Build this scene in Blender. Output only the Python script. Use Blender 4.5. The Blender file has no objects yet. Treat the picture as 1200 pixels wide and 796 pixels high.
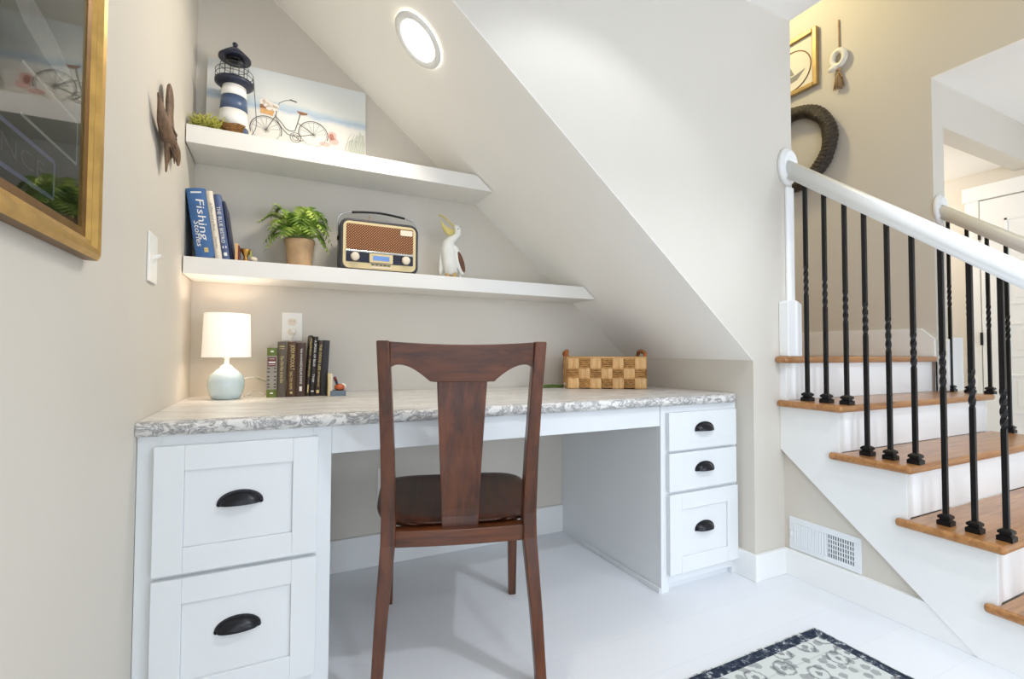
import bpy, bmesh, math, random
from mathutils import Vector, Matrix, Euler, noise as mnoise
PI = math.pi
rnd = random.Random(7)
scene = bpy.context.scene
COL = scene.collection

# ------------------------------------------------------------------ materials
def lin(c):
    c = c / 255.0
    return c / 12.92 if c <= 0.04045 else ((c + 0.055) / 1.055) ** 2.4
def rgb(r, g, b): return (lin(r), lin(g), lin(b), 1.0)

class NT:
    """small wrapper round a node tree"""
    def __init__(s, name):
        s.m = bpy.data.materials.new(name); s.m.use_nodes = True
        s.t = s.m.node_tree; s.b = s.t.nodes['Principled BSDF']
    def n(s, kind, **kw):
        x = s.t.nodes.new(kind)
        for k, v in kw.items():
            if k in x.inputs: x.inputs[k].default_value = v
            else: setattr(x, k, v)
        return x
    def l(s, a, b): s.t.links.new(a, b)
    def coord(s, scale=(1, 1, 1), rot=(0, 0, 0), loc=(0, 0, 0)):
        tc = s.n('ShaderNodeTexCoord'); mp = s.n('ShaderNodeMapping')
        mp.inputs['Scale'].default_value = scale; mp.inputs['Rotation'].default_value = rot
        mp.inputs['Location'].default_value = loc
        s.l(tc.outputs['Object'], mp.inputs['Vector']); return mp.outputs['Vector']
    def noise(s, vec, scale, detail=4, rough=.5, dist=0):
        x = s.n('ShaderNodeTexNoise'); x.inputs['Scale'].default_value = scale; x.inputs['Detail'].default_value = detail
        x.inputs['Roughness'].default_value = rough; x.inputs['Distortion'].default_value = dist
        s.l(vec, x.inputs['Vector']); return x.outputs['Fac']
    def ramp(s, fac, stops):
        x = s.n('ShaderNodeValToRGB'); e = x.color_ramp.elements
        while len(e) < len(stops): e.new(.5)
        for i, (p, c) in enumerate(stops):
            e[i].position = p; e[i].color = c
        s.l(fac, x.inputs['Fac']); return x.outputs['Color']
    def bump(s, h, strength=.2, dist=.01):
        x = s.n('ShaderNodeBump'); x.inputs['Strength'].default_value = strength; x.inputs['Distance'].default_value = dist
        s.l(h, x.inputs['Height']); s.l(x.outputs['Normal'], s.b.inputs['Normal'])
    def math(s, op, a, b=None):
        x = s.n('ShaderNodeMath', operation=op)
        for i, v in enumerate((a, b)):
            if v is None: continue
            if isinstance(v, (int, float)): x.inputs[i].default_value = v
            else: s.l(v, x.inputs[i])
        return x.outputs[0]
    def mix(s, fac, a, b):
        x = s.n('ShaderNodeMix', data_type='RGBA')
        if isinstance(fac, (int, float)): x.inputs[0].default_value = fac
        else: s.l(fac, x.inputs[0])
        for i, v in ((6, a), (7, b)):
            if isinstance(v, tuple): x.inputs[i].default_value = v
            else: s.l(v, x.inputs[i])
        return x.outputs[2]
    def base(s, c):
        if isinstance(c, tuple): s.b.inputs['Base Color'].default_value = c
        else: s.l(c, s.b.inputs['Base Color'])

def plain(name, c, rough=.5, metal=0, spec=.5, var=.06, nscale=6, bump=0, bscale=120, coat=0):
    """a paint-like material: colour with slight noise variation and an optional fine bump"""
    t = NT(name); v = t.coord()
    f = t.noise(v, nscale, 5)
    lo = tuple(max(0, x * (1 - var)) for x in c[:3]) + (1,); hi = tuple(min(1, x * (1 + var)) for x in c[:3]) + (1,)
    t.base(t.ramp(f, [(.3, lo), (.7, hi)]))
    t.b.inputs['Roughness'].default_value = rough; t.b.inputs['Metallic'].default_value = metal
    t.b.inputs['Specular IOR Level'].default_value = spec; t.b.inputs['Coat Weight'].default_value = coat
    if bump: t.bump(t.noise(v, bscale, 3), bump, .002)
    return t.m

def wood(name, dark, light, scale=(3, 30, 30), rough=.35, coat=.3, knots=.6):
    t = NT(name); v = t.coord(scale=scale)
    g = t.noise(v, 2.2, 6, .6, knots)
    g2 = t.noise(v, 9, 3, .7)
    f = t.math('ADD', t.math('MULTIPLY', g, .75), t.math('MULTIPLY', g2, .25))
    t.base(t.ramp(f, [(.33, dark), (.52, tuple((a + b) / 2 for a, b in zip(dark, light))), (.7, light)]))
    t.b.inputs['Roughness'].default_value = rough; t.b.inputs['Coat Weight'].default_value = coat
    t.b.inputs['Coat Roughness'].default_value = .2
    t.bump(f, .08, .002); return t.m

M = {}
M['wall'] = plain('greige_wall_paint', rgb(209, 203, 192), .55, var=.012, nscale=3, bump=.08, bscale=260, spec=.4)
M['ceil'] = plain('white_ceiling_paint', rgb(246, 244, 239), .7, var=.01, nscale=3, bump=.06, bscale=240, spec=.3)
M['trim'] = plain('white_trim_paint', rgb(234, 235, 233), .35, var=.01, nscale=5)
M['cab'] = plain('white_cabinet_paint', rgb(222, 225, 226), .38, var=.01, nscale=5)
M['shelf'] = plain('white_shelf_paint', rgb(232, 230, 225), .4, var=.01, nscale=5)
M['gap'] = plain('dark_recess', rgb(70, 68, 64), .8)
M['black'] = plain('wrought_iron_black', rgb(22, 21, 22), .38, .5, var=.2, nscale=60, bump=.05)
M['pull'] = plain('oil_rubbed_bronze', rgb(34, 34, 38), .3, .45, var=.25, nscale=30)
M['cherry'] = wood('dark_cherry_stain', rgb(46, 20, 7), rgb(112, 58, 24), scale=(16, 16, 1.6), rough=.36, coat=.22)
M['cherry_h'] = wood('dark_cherry_stain_rail', rgb(48, 21, 7), rgb(114, 60, 25), scale=(1.6, 16, 16), rough=.36, coat=.22)
M['seatwood'] = wood('dark_cherry_stain_seat', rgb(42, 18, 8), rgb(92, 48, 23), scale=(14, 1.5, 14), rough=.4, coat=.12)
M['oak'] = wood('honey_oak_stain', rgb(138, 88, 44), rgb(190, 138, 82), scale=(1.8, 26, 26), rough=.32, coat=.35)
M['lampglaze'] = plain('pale_blue_glaze', rgb(196, 214, 220), .16, coat=.6, var=.05, nscale=30)
M['white'] = plain('white_plastic', rgb(238, 236, 230), .35, var=.01)
M['chrome'] = plain('brushed_chrome', rgb(205, 205, 205), .22, 1, var=.05)
M['steel'] = plain('grey_steel_wire', rgb(95, 98, 104), .35, .8, var=.1)
M['navy'] = plain('navy_enamel', rgb(32, 38, 58), .35, var=.1)
M['lhblue'] = plain('blue_grey_enamel', rgb(74, 92, 124), .32, var=.08)
M['lhwhite'] = plain('white_enamel', rgb(238, 238, 234), .3, var=.02)
M['brass'] = plain('gold_brass', rgb(196, 150, 78), .3, .85, var=.15, nscale=40)
M['goldink'] = plain('gold_foil', rgb(206, 184, 120), .4, .3, var=.15, nscale=80)
M['whiteink'] = plain('white_ink', rgb(232, 232, 228), .5, var=.02)
M['greyink'] = plain('grey_ink', rgb(140, 140, 138), .6)
M['paper'] = plain('book_paper', rgb(228, 220, 200), .8, var=.06, nscale=200)
M['frame_gold'] = plain('gilded_frame', rgb(196, 156, 84), .32, .55, var=.18, nscale=25)
M['frame_dark'] = plain('bronze_frame_edge', rgb(120, 86, 44), .4, .5, var=.2, nscale=25)
M['frame_pale'] = plain('pale_gold_frame', rgb(178, 150, 98), .4, .4, var=.12, nscale=25)
M['pot'] = plain('sandy_clay_pot', rgb(190, 156, 118), .75, var=.14, nscale=22, bump=.25, bscale=60)
M['soil'] = plain('dark_soil', rgb(44, 32, 20), .95, var=.3, nscale=80)
M['bill'] = plain('yellow_bill_paint', rgb(204, 188, 112), .5, var=.12, nscale=30)
M['pelican'] = plain('white_carved_paint', rgb(226, 226, 220), .55, var=.05, nscale=25)
M['wing'] = plain('brown_wing_paint', rgb(104, 66, 44), .6, var=.35, nscale=60)
M['legs'] = plain('tan_feet_paint', rgb(190, 160, 104), .6, var=.1)
M['moss'] = plain('yellow_green_moss', rgb(178, 176, 84), .85, var=.3, nscale=40)
M['nest'] = plain('brown_nest_twigs', rgb(132, 92, 46), .85, var=.35, nscale=60)
M['carved'] = wood('weathered_carved_wood', rgb(62, 42, 28), rgb(138, 110, 84), scale=(30, 9, 9), rough=.6, coat=0)
M['rope'] = plain('tan_jute_rope', rgb(176, 146, 106), .85, var=.2, nscale=80, bump=.4, bscale=400)
M['shell'] = plain('white_bead', rgb(232, 230, 222), .4, var=.04)
M['plant_stem'] = plain('green_stem', rgb(96, 128, 44), .5, var=.2)
M['leaf_green'] = plain('green_leaf', rgb(80, 104, 42), .5, var=.3, nscale=50)
M['straw'] = wood('smooth_straw_strip', rgb(196, 140, 78), rgb(236, 198, 138), scale=(60, 60, 3), rough=.5, coat=.1)
M['strand'] = plain('twisted_straw_strand', rgb(180, 132, 74), .65, var=.25, nscale=60, bump=.3, bscale=200)
M['strandgap'] = plain('basket_shadow_core', rgb(96, 58, 26), .8, var=.2)
M['wraph'] = plain('orange_wrapped_cane', rgb(172, 100, 44), .5, var=.2, nscale=80)
M['radiobody'] = plain('charcoal_leatherette', rgb(48, 48, 54), .42, var=.12, nscale=60, bump=.15, bscale=300)
M['cream'] = plain('cream_plastic', rgb(214, 196, 150), .4, var=.03)
M['radionavy'] = plain('navy_control_panel', rgb(22, 22, 44), .25, var=.1)
M['badge'] = plain('ivory_badge', rgb(228, 216, 196), .4)
M['orangewood'] = plain('orange_glossy_ball', rgb(196, 92, 40), .2, var=.2, nscale=40, coat=.5)
M['slateblue'] = plain('slate_blue_block', rgb(104, 118, 132), .5, var=.12)
M['reddark'] = plain('maroon_tip', rgb(112, 40, 34), .35, var=.1)
M['pink'] = plain('pink_wash', rgb(226, 186, 176), .8, var=.1)
M['pinkd'] = plain('rust_wash', rgb(176, 122, 108), .8, var=.1)
M['artline'] = plain('grey_pen_line', rgb(118, 120, 114), .8, var=.1)
M['artdark'] = plain('charcoal_pen_line', rgb(66, 66, 66), .8, var=.1)
M['artbrown'] = plain('brown_wash', rgb(150, 104, 74), .8, var=.15, nscale=60)
M['arttan'] = plain('tan_wash', rgb(214, 168, 112), .8, var=.1, nscale=60)
M['artflower'] = plain('ivory_petals', rgb(240, 228, 214), .8, var=.03)
M['artgrass'] = plain('dune_grass_wash', rgb(204, 207, 194), .8, var=.03)
M['heron'] = plain('pale_heron_print', rgb(206, 210, 202), .6, var=.06, nscale=60)
M['mat'] = plain('white_mat_board', rgb(236, 230, 216), .8, var=.01)
M['lavender'] = plain('lavender_print', rgb(150, 158, 196), .4, var=.04)
M['sagedark'] = plain('sage_print', rgb(88, 92, 80), .4, var=.04)
M['ventdark'] = plain('duct_dark', rgb(40, 44, 50), .8)
M['louvre'] = plain('white_louvre', rgb(226, 230, 232), .4, var=.01)

# floor: painted boards, white and slightly glossy
t = NT('white_painted_floor'); v = t.coord()
br = t.n('ShaderNodeTexBrick', offset=.37, squash=1.0)
br.inputs['Scale'].default_value = 1; br.inputs['Brick Width'].default_value = 1.22; br.inputs['Row Height'].default_value = .18
br.inputs['Mortar Size'].default_value = .0012; br.inputs['Mortar Smooth'].default_value = .6
br.inputs['Color1'].default_value = rgb(225, 227, 230); br.inputs['Color2'].default_value = rgb(223, 225, 229); br.inputs['Mortar'].default_value = rgb(214, 217, 221)
t.l(v, br.inputs['Vector']); t.base(br.outputs['Color'])
t.b.inputs['Roughness'].default_value = .34; t.bump(t.noise(v, 30, 4), .03, .002)
M['floor'] = t.m

# countertop: pale stone with grey veins; the broken edge carries more of them
def stone(name, dense):
    t = NT(name); v = t.coord(scale=(.55, 2.6, 1.6))
    n0 = t.noise(v, 3.2, 8, .62, .9)
    vein = t.math('ABSOLUTE', t.math('SUBTRACT', n0, .5))
    n1 = t.noise(t.coord(scale=(1, 2.4, 1.3), loc=(4, 1, 2)), 17 if dense else 7, 9, .68, 1.2)
    vein2 = t.math('ABSOLUTE', t.math('SUBTRACT', n1, .52))
    c1 = t.ramp(vein, [(0, rgb(208, 205, 200)), (.03, rgb(220, 217, 212)), (.10, rgb(229, 227, 222))])
    c2 = t.ramp(vein2, [(0, rgb(118, 118, 122) if dense else rgb(226, 224, 220)), (.018 if dense else .03, rgb(188, 189, 192) if dense else rgb(240, 238, 235)), (.07, rgb(255, 255, 255))])
    mx = t.n('ShaderNodeMix', data_type='RGBA', blend_type='MULTIPLY'); mx.inputs[0].default_value = .9
    t.l(c1, mx.inputs[6]); t.l(c2, mx.inputs[7]); t.base(mx.outputs[2])
    t.b.inputs['Roughness'].default_value = .32
    if dense: t.bump(t.noise(v, 60, 6, .7), .5, .006)
    return t.m
M['stone'] = stone('pale_veined_stone', False)
M['stone_edge'] = stone('chipped_stone_edge', True)

# rug
t = NT('grey_floral_rug')
tc = t.n('ShaderNodeTexCoord'); sp = t.n('ShaderNodeSeparateXYZ'); t.l(tc.outputs['Object'], sp.inputs[0])
RUGX, RUGY = .72, .96
ex = t.math('SUBTRACT', RUGX, t.math('ABSOLUTE', sp.outputs[0])); ey = t.math('SUBTRACT', RUGY, t.math('ABSOLUTE', sp.outputs[1]))
edge = t.math('MINIMUM', ex, ey)
def vor(scale, loc, feat='F1'):
    x = t.n('ShaderNodeTexVoronoi', feature=feat, voronoi_dimensions='2D'); x.inputs['Scale'].default_value = scale; x.inputs['Randomness'].default_value = .75
    t.l(t.coord(loc=loc), x.inputs['Vector']); return x
v1 = vor(10.5, (.3, .1, 0)); d = v1.outputs['Distance']
nz = t.noise(t.coord(), 70, 4, .7); nzf = t.noise(t.coord(scale=(1, 3, 1)), 220, 2, .6)
dd = t.math('ADD', d, t.math('MULTIPLY', t.math('SUBTRACT', nz, .5), .22))
ring = t.math('SUBTRACT', 1.0, t.math('SMOOTH_MIN', 1.0, t.math('MULTIPLY', t.math('ABSOLUTE', t.math('SUBTRACT', dd, .30)), 22)))
ring2 = t.math('GREATER_THAN', .10, dd)
v2 = vor(24, (3, 1, 0)); d2 = t.math('ADD', v2.outputs['Distance'], t.math('MULTIPLY', t.math('SUBTRACT', nz, .5), .5))
leaf = t.math('GREATER_THAN', .30, d2)
ink = t.math('MINIMUM', 1.0, t.math('ADD', t.math('MULTIPLY', leaf, .62), t.math('MAXIMUM', t.math('MAXIMUM', ring, 0.0), t.math('MULTIPLY', ring2, .8))))
ink = t.math('MULTIPLY', ink, t.math('ADD', .45, t.math('MULTIPLY', nzf, .7)))
field = t.mix(ink, rgb(206, 210, 206), rgb(84, 88, 92))
bn = t.noise(t.coord(scale=(1, 1, 1)), 42, 5, .75)
bordc = t.ramp(bn, [(.44, rgb(40, 48, 62)), (.56, rgb(70, 78, 92)), (.64, rgb(190, 194, 192))])
inb = t.math('MULTIPLY', t.math('GREATER_THAN', edge, .006), t.math('GREATER_THAN', .042, edge))
line = t.math('MULTIPLY', t.math('GREATER_THAN', edge, .10), t.math('GREATER_THAN', .106, edge))
c = t.mix(inb, field, bordc); c = t.mix(t.math('MULTIPLY', line, .15), c, rgb(90, 94, 98))
t.base(c); t.b.inputs['Roughness'].default_value = .95; t.b.inputs['Specular IOR Level'].default_value = .1
t.bump(t.noise(t.coord(), 500, 2), .5, .003)
M['rug'] = t.m

# radio grille cloth: gold threads crossing on brown
t = NT('brown_gold_grille_cloth')
def wav(rot):
    w = t.n('ShaderNodeTexWave', wave_type='BANDS', bands_direction='X'); w.inputs['Scale'].default_value = 42; w.inputs['Distortion'].default_value = .3
    t.l(t.coord(rot=(0, rot, 0)), w.inputs['Vector']); return w.outputs['Fac']
wv = t.math('MULTIPLY', wav(PI / 4), wav(-PI / 4))
t.base(t.ramp(wv, [(.25, rgb(92, 44, 22)), (.45, rgb(150, 84, 44)), (.8, rgb(226, 180, 120))])); t.b.inputs['Roughness'].default_value = .7
t.bump(wv, .4, .003); M['grille'] = t.m

# fern leaf
t = NT('fern_green'); v = t.coord()
t.base(t.ramp(t.noise(v, 16, 3), [(.32, rgb(58, 84, 28)), (.48, rgb(124, 158, 58)), (.64, rgb(196, 214, 112))]))
t.b.inputs['Roughness'].default_value = .45; M['fern'] = t.m

# fabric lamp shade: lit from the bulb inside
t = NT('white_linen_shade'); v = t.coord()
t.base(rgb(244, 238, 228)); t.b.inputs['Roughness'].default_value = .9
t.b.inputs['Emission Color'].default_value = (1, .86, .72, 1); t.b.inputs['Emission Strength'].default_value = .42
wv = t.n('ShaderNodeTexWave'); wv.inputs['Scale'].default_value = 300; t.l(v, wv.inputs['Vector']); t.bump(wv.outputs['Fac'], .1, .001)
M['shade'] = t.m
def emit(name, c, s):
    t = NT(name); t.base(c); t.b.inputs['Emission Color'].default_value = c; t.b.inputs['Emission Strength'].default_value = s; return t.m
M['bulb'] = emit('lit_lens', (1, .97, .9, 1), 6)
M['screen'] = emit('blue_display', rgb(96, 132, 190), .35)

# canvas print: pale sky, sea-blue hills, sand
t = NT('beach_canvas_print')
tc = t.n('ShaderNodeTexCoord'); sp = t.n('ShaderNodeSeparateXYZ'); t.l(tc.outputs['Object'], sp.inputs[0])
wob = t.math('MULTIPLY', t.math('SUBTRACT', t.noise(t.coord(scale=(5, 5, 12)), 2, 4), .5), .05)
zz = t.math('ADD', sp.outputs[2], wob); zz = t.math('ADD', zz, t.math('MULTIPLY', sp.outputs[0], .02))
t.base(t.ramp(t.math('MULTIPLY', zz, 2.75), [(0, rgb(228, 222, 210)), (.48, rgb(230, 228, 222)), (.53, rgb(176, 194, 210)), (.58, rgb(200, 212, 218)), (.63, rgb(224, 226, 222)), (1, rgb(222, 226, 226))]))
t.b.inputs['Roughness'].default_value = .8; M['canvas'] = t.m

# print of the left wall picture: dark foot, pale misty upper part; its glass pane mirrors the nook
t = NT('misty_dark_print')
tc = t.n('ShaderNodeTexCoord'); sp = t.n('ShaderNodeSeparateXYZ'); t.l(tc.outputs['Object'], sp.inputs[0])
zz = t.math('ADD', sp.outputs[2], t.math('MULTIPLY', t.math('SUBTRACT', t.noise(t.coord(), 7, 4), .5), .12))
t.base(t.ramp(zz, [(.0, rgb(34, 36, 30)), (.19, rgb(52, 54, 44)), (.25, rgb(150, 156, 142)), (.4, rgb(186, 190, 176)), (.7, rgb(168, 174, 160))])); t.b.inputs['Roughness'].default_value = .6
M['print'] = t.m
t = NT('picture_glass'); nt = t.t; nt.nodes.remove(t.b)
fr_ = nt.nodes.new('ShaderNodeFresnel'); fr_.inputs['IOR'].default_value = 1.75
tr_ = nt.nodes.new('ShaderNodeBsdfTransparent'); gl_ = nt.nodes.new('ShaderNodeBsdfGlossy'); gl_.inputs['Roughness'].default_value = .02
mx_ = nt.nodes.new('ShaderNodeMixShader'); nt.links.new(fr_.outputs[0], mx_.inputs[0]); nt.links.new(tr_.outputs[0], mx_.inputs[1]); nt.links.new(gl_.outputs[0], mx_.inputs[2])
nt.links.new(mx_.outputs[0], nt.nodes['Material Output'].inputs[0]); M['glass'] = t.m
# woven dark wreath
t = NT('dark_woven_vine'); v = t.coord(scale=(1, 1, 1))
n = t.noise(t.coord(scale=(8, 30, 30)), 6, 5, .7)
t.base(t.ramp(n, [(.36, rgb(22, 16, 11)), (.54, rgb(48, 37, 25)), (.70, rgb(120, 106, 84))])); t.b.inputs['Roughness'].default_value = .38
t.bump(n, .6, .01); M['vine'] = t.m

# ------------------------------------------------------------------ mesh helpers
class MB:
    def __init__(s): s.bm = bmesh.new(); s.mi = 0
    def _f(s, vs, smooth=False):
        try:
            f = s.bm.faces.new(vs); f.material_index = s.mi; f.smooth = smooth; return f
        except ValueError: return None
    def vs(s, pts): return [s.bm.verts.new(p) for p in pts]
    def box(s, x0, x1, y0, y1, z0, z1, M4=None):
        P = [Vector((x, y, z)) for x in (x0, x1) for y in (y0, y1) for z in (z0, z1)]
        if M4: P = [M4 @ p for p in P]
        v = s.vs(P)
        for q in ((0, 1, 3, 2), (4, 6, 7, 5), (0, 4, 5, 1), (2, 3, 7, 6), (0, 2, 6, 4), (1, 5, 7, 3)): s._f([v[i] for i in q])
        return s
    def prism(s, pts, axis, a, b, M4=None, smooth=False):
        def mk(p, h): return {'x': (h, p[0], p[1]), 'y': (p[0], h, p[1]), 'z': (p[0], p[1], h)}[axis]
        A = [Vector(mk(p, a)) for p in pts]; B = [Vector(mk(p, b)) for p in pts]
        if M4: A = [M4 @ p for p in A]; B = [M4 @ p for p in B]
        A = s.vs(A); B = s.vs(B); n = len(pts)
        s._f(A); s._f(list(reversed(B)))
        for i in range(n): s._f([A[i], A[(i + 1) % n], B[(i + 1) % n], B[i]], smooth)
        return s
    def poly(s, pts): s._f(s.vs(pts)); return s
    def rings(s, rings, close=True, cap=True, smooth=True):
        R = [s.vs(r) for r in rings]; n = len(R[0])
        for i in range(len(R) - 1):
            for j in range(n if close else n - 1):
                s._f([R[i][j], R[i][(j + 1) % n], R[i + 1][(j + 1) % n], R[i + 1][j]], smooth)
        if cap and close: s._f(list(reversed(R[0])), False); s._f(R[-1], False)
        return s
    def lathe(s, prof, seg=32, c=(0, 0, 0), cap=True, M4=None):
        rr = []
        for r, z in prof:
            ring = [Vector((c[0] + r * math.cos(2 * PI * i / seg), c[1] + r * math.sin(2 * PI * i / seg), c[2] + z)) for i in range(seg)]
            rr.append([M4 @ p for p in ring] if M4 else ring)
        return s.rings(rr, cap=cap)
    def tube(s, pts, rad, seg=8, squash=1, up=(0, 0, 1), cap=True, sx=1):
        pts = [Vector(p) for p in pts]; n = len(pts); rr = []
        for i, p in enumerate(pts):
            d = (pts[min(i + 1, n - 1)] - pts[max(i - 1, 0)]).normalized()
            u = Vector(up)
            if abs(d.dot(u)) > .98: u = Vector((0, 1, 0))
            a = d.cross(u).normalized(); b = a.cross(d)
            r = rad[i] if isinstance(rad, (list, tuple)) else rad
            rr.append([p + a * (r * sx * math.cos(2 * PI * j / seg)) + b * (r * squash * math.sin(2 * PI * j / seg)) for j in range(seg)])
        return s.rings(rr, cap=cap)
    def ball(s, c, r, seg=16, rr=10, M4=None):
        if not isinstance(r, (list, tuple)): r = (r, r, r)
        R = []
        for i in range(rr + 1):
            a = -PI / 2 + PI * min(max(i / rr, .012), .988)
            ring = [Vector((c[0] + r[0] * math.cos(a) * math.cos(2 * PI * j / seg), c[1] + r[1] * math.cos(a) * math.sin(2 * PI * j / seg), c[2] + r[2] * math.sin(a))) for j in range(seg)]
            R.append([M4 @ p for p in ring] if M4 else ring)
        return s.rings(R)
    def text(s, body, size, M4, align='CENTER', shear=0, width=None):
        cu = bpy.data.curves.new('text', 'FONT'); cu.body = body; cu.size = size; cu.align_x = align; cu.align_y = 'CENTER'
        cu.shear = shear; cu.extrude = .0002; cu.resolution_u = 2
        ob = bpy.data.objects.new('text', cu); COL.objects.link(ob)
        dg = bpy.context.evaluated_depsgraph_get(); me = bpy.data.meshes.new_from_object(ob.evaluated_get(dg))
        xs = [q.co.x for q in me.vertices]
        if xs and width:
            k = width / max(1e-6, max(xs) - min(xs)); M4 = M4 @ Matrix.Diagonal((k, 1, 1, 1))
        vv = s.vs([M4 @ q.co for q in me.vertices])
        for p in me.polygons: s._f([vv[i] for i in p.vertices])
        bpy.data.objects.remove(ob); bpy.data.curves.remove(cu); bpy.data.meshes.remove(me); return s
    def xf(s, M4):
        for v in s.bm.verts: v.co = M4 @ v.co
        return s
    def build(s, name, mats, parent=None, loc=None, bevel=0, bseg=2, sub=0, local=False, fix=True, angle=35, rot=None, smooth=False):
        """mesh object. Verts are in world space unless local; loc = its own origin"""
        if fix: bmesh.ops.recalc_face_normals(s.bm, faces=s.bm.faces)
        if smooth:
            for f in s.bm.faces: f.smooth = True
        o = None; me = bpy.data.meshes.new(name)
        base = Vector((0, 0, 0))
        if not local:
            if parent is not None: base = wpos(parent)
            elif loc is not None: base = Vector(loc)
            else:
                lo = [min(v.co[i] for v in s.bm.verts) for i in range(3)]; hi = [max(v.co[i] for v in s.bm.verts) for i in range(3)]
                base = Vector(((lo[0] + hi[0]) / 2, (lo[1] + hi[1]) / 2, lo[2]))
            for v in s.bm.verts: v.co -= base
        s.bm.to_mesh(me); s.bm.free()
        o = bpy.data.objects.new(name, me); COL.objects.link(o)
        for m in (mats if isinstance(mats, (list, tuple)) else [mats]): me.materials.append(M[m] if isinstance(m, str) else m)
        if parent is not None: o.parent = parent
        elif not local: o.location = base
        elif loc is not None: o.location = loc
        if rot is not None: o.rotation_euler = rot
        if bevel:
            b = o.modifiers.new('bevel', 'BEVEL'); b.width = bevel; b.segments = bseg; b.limit_method = 'ANGLE'; b.angle_limit = math.radians(angle)
            b.harden_normals = False
        if sub:
            q = o.modifiers.new('sub', 'SUBSURF'); q.levels = sub; q.render_levels = sub
        return o
def wpos(o):
    p = Vector(o.location)
    while o.parent is not None:
        o = o.parent; p = p + Vector(o.location)
    return p
def tag(o, label, cat, group=None):
    o['label'] = label; o['category'] = cat
    if group: o['group'] = group
    return o
def thing(name, label, cat, loc, rz=0, group=None):
    o = bpy.data.objects.new(name, None); COL.objects.link(o); o.location = loc; o.rotation_euler = (0, 0, rz); o.empty_display_size = .05
    return tag(o, label, cat, group)
def struct(o): o['kind'] = 'structure'; return o
def T(x, y, z): return Matrix.Translation((x, y, z))
def RX(a): return Matrix.Rotation(a, 4, 'X')
def RY(a): return Matrix.Rotation(a, 4, 'Y')
def RZ(a): return Matrix.Rotation(a, 4, 'Z')

# ------------------------------------------------------------------ key dimensions (metres)
XL, YB, YF = -.305, 2.151, 1.425       # left wall, wall behind the desk, cabinet face
YW = 1.34                              # big wall above and beside the desk nook
XS = 1.765                             # nook's right side wall
CEIL = 2.42
XE = 2.03                              # end of the big wall / edge of the stairwell
XST = 1.932                            # stair stringer face
XH = 3.16                              # far wall of the stairwell

# ------------------------------------------------------------------ room shell
struct(MB().box(XL - .12, 5.7, -3.4, 4.3, -.06, 0).build('floor', 'floor', loc=(0, 0, 0)))
b = MB(); DY0, DY1, DZ1 = -2.55, -.75, 2.1                # door opening added behind the photographer to let fill light in
b.prism([(-3.4, 0), (DY0, 0), (DY0, DZ1), (DY1, DZ1), (DY1, 0), (YB + .12, 0), (YB + .12, CEIL + .1), (-3.4, CEIL + .1)], 'x', XL - .12, XL)
struct(b.build('wall_left', 'wall'))
b = MB()
for y0, y1, z0, z1 in ((DY0, DY0 + .06, 0, DZ1), (DY1 - .06, DY1, 0, DZ1), (DY0, DY1, DZ1 - .06, DZ1), (DY0, DY1, 0, .08), (-1.68, -1.62, 0, DZ1)): b.box(XL - .09, XL - .03, y0, y1, z0, z1)
struct(b.build('window_3', 'trim'))  # frame of the added, unseen door opening
struct(MB().box(XL, 2.0, YB, YB + .12, 0, 2.75).build('wall_back', 'wall'))
b = MB()
def zback(x): return 2.37 - .8065 * (x + .049)
def zfront(x): return 1.986 - .8246 * (x - .448)
xa, xb = XL - .05, XS
lowv = [(xa, YW + .0003, zfront(xa)), (xb, YW + .0003, zfront(xb)), (xb, YB + .01, zback(xb)), (xa, YB + .01, zback(xa))]
lo_ = b.vs(lowv); up_ = b.vs([(x, y, z + .09) for x, y, z in lowv])
b._f(lo_); b._f(up_[::-1])
for i in range(4): b._f([lo_[i], lo_[(i + 1) % 4], up_[(i + 1) % 4], up_[i]])
struct(b.build('ceiling_slope', 'ceil'))
xc = .448 + (1.986 - CEIL) / .8246
struct(MB().prism([(xc + .0036, CEIL), (XS, zfront(XS) + .003), (XS, 0), (XE, 0), (XE, CEIL)], 'y', YW, YW + .11).build('wall_front', 'wall'))
struct(MB().box(XS, XS + .09, YW + .1095, YB, 0, 1.05).build('wall_right', 'wall'))
struct(MB().box(XL - .12, XE, -3.4, YW + .11, CEIL, CEIL + .25).build('ceiling', 'ceil'))
# stairwell and hall
struct(MB().box(XH, XH + .12, 1.297, 4.2, 0, 5).build('wall_stairwell', 'wall'))
struct(MB().box(XH, XH + .12, -3.4, 1.297, 2.435, 5).build('wall_stairwell', 'wall'))
struct(MB().box(XH + .0005, 5.7, -3.4, 1.2965, 2.43, 2.6).build('ceiling', 'ceil'))
struct(MB().box(XH + .12, 4.5, 1.297, 1.40, 2.185, 2.6).build('trim_header', 'wall'))
struct(MB().box(XH + .12, 4.62, 1.40, 4.2, 2.236, 2.4).build('ceiling', 'ceil'))
struct(MB().box(4.5, 4.62, -3.4, 4.2, 0, 2.43).build('wall_hall', 'wall'))
struct(MB().box(XL - .12, 4.6, 4.1, 4.2, 0, 5).build('wall_far', 'wall'))
struct(MB().box(XE - .12, XE, -3.4, YW + .11, CEIL + .25, 5).build('wall_upper', 'wall'))
struct(MB().box(XE - .12, XH + .12, -3.4, 4.2, 5, 5.1).build('ceiling', 'ceil'))
struct(MB().box(-1.2, XE, YB + .5, YB + .6, 1.2, 5).build('wall_upper', 'wall'))
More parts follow.
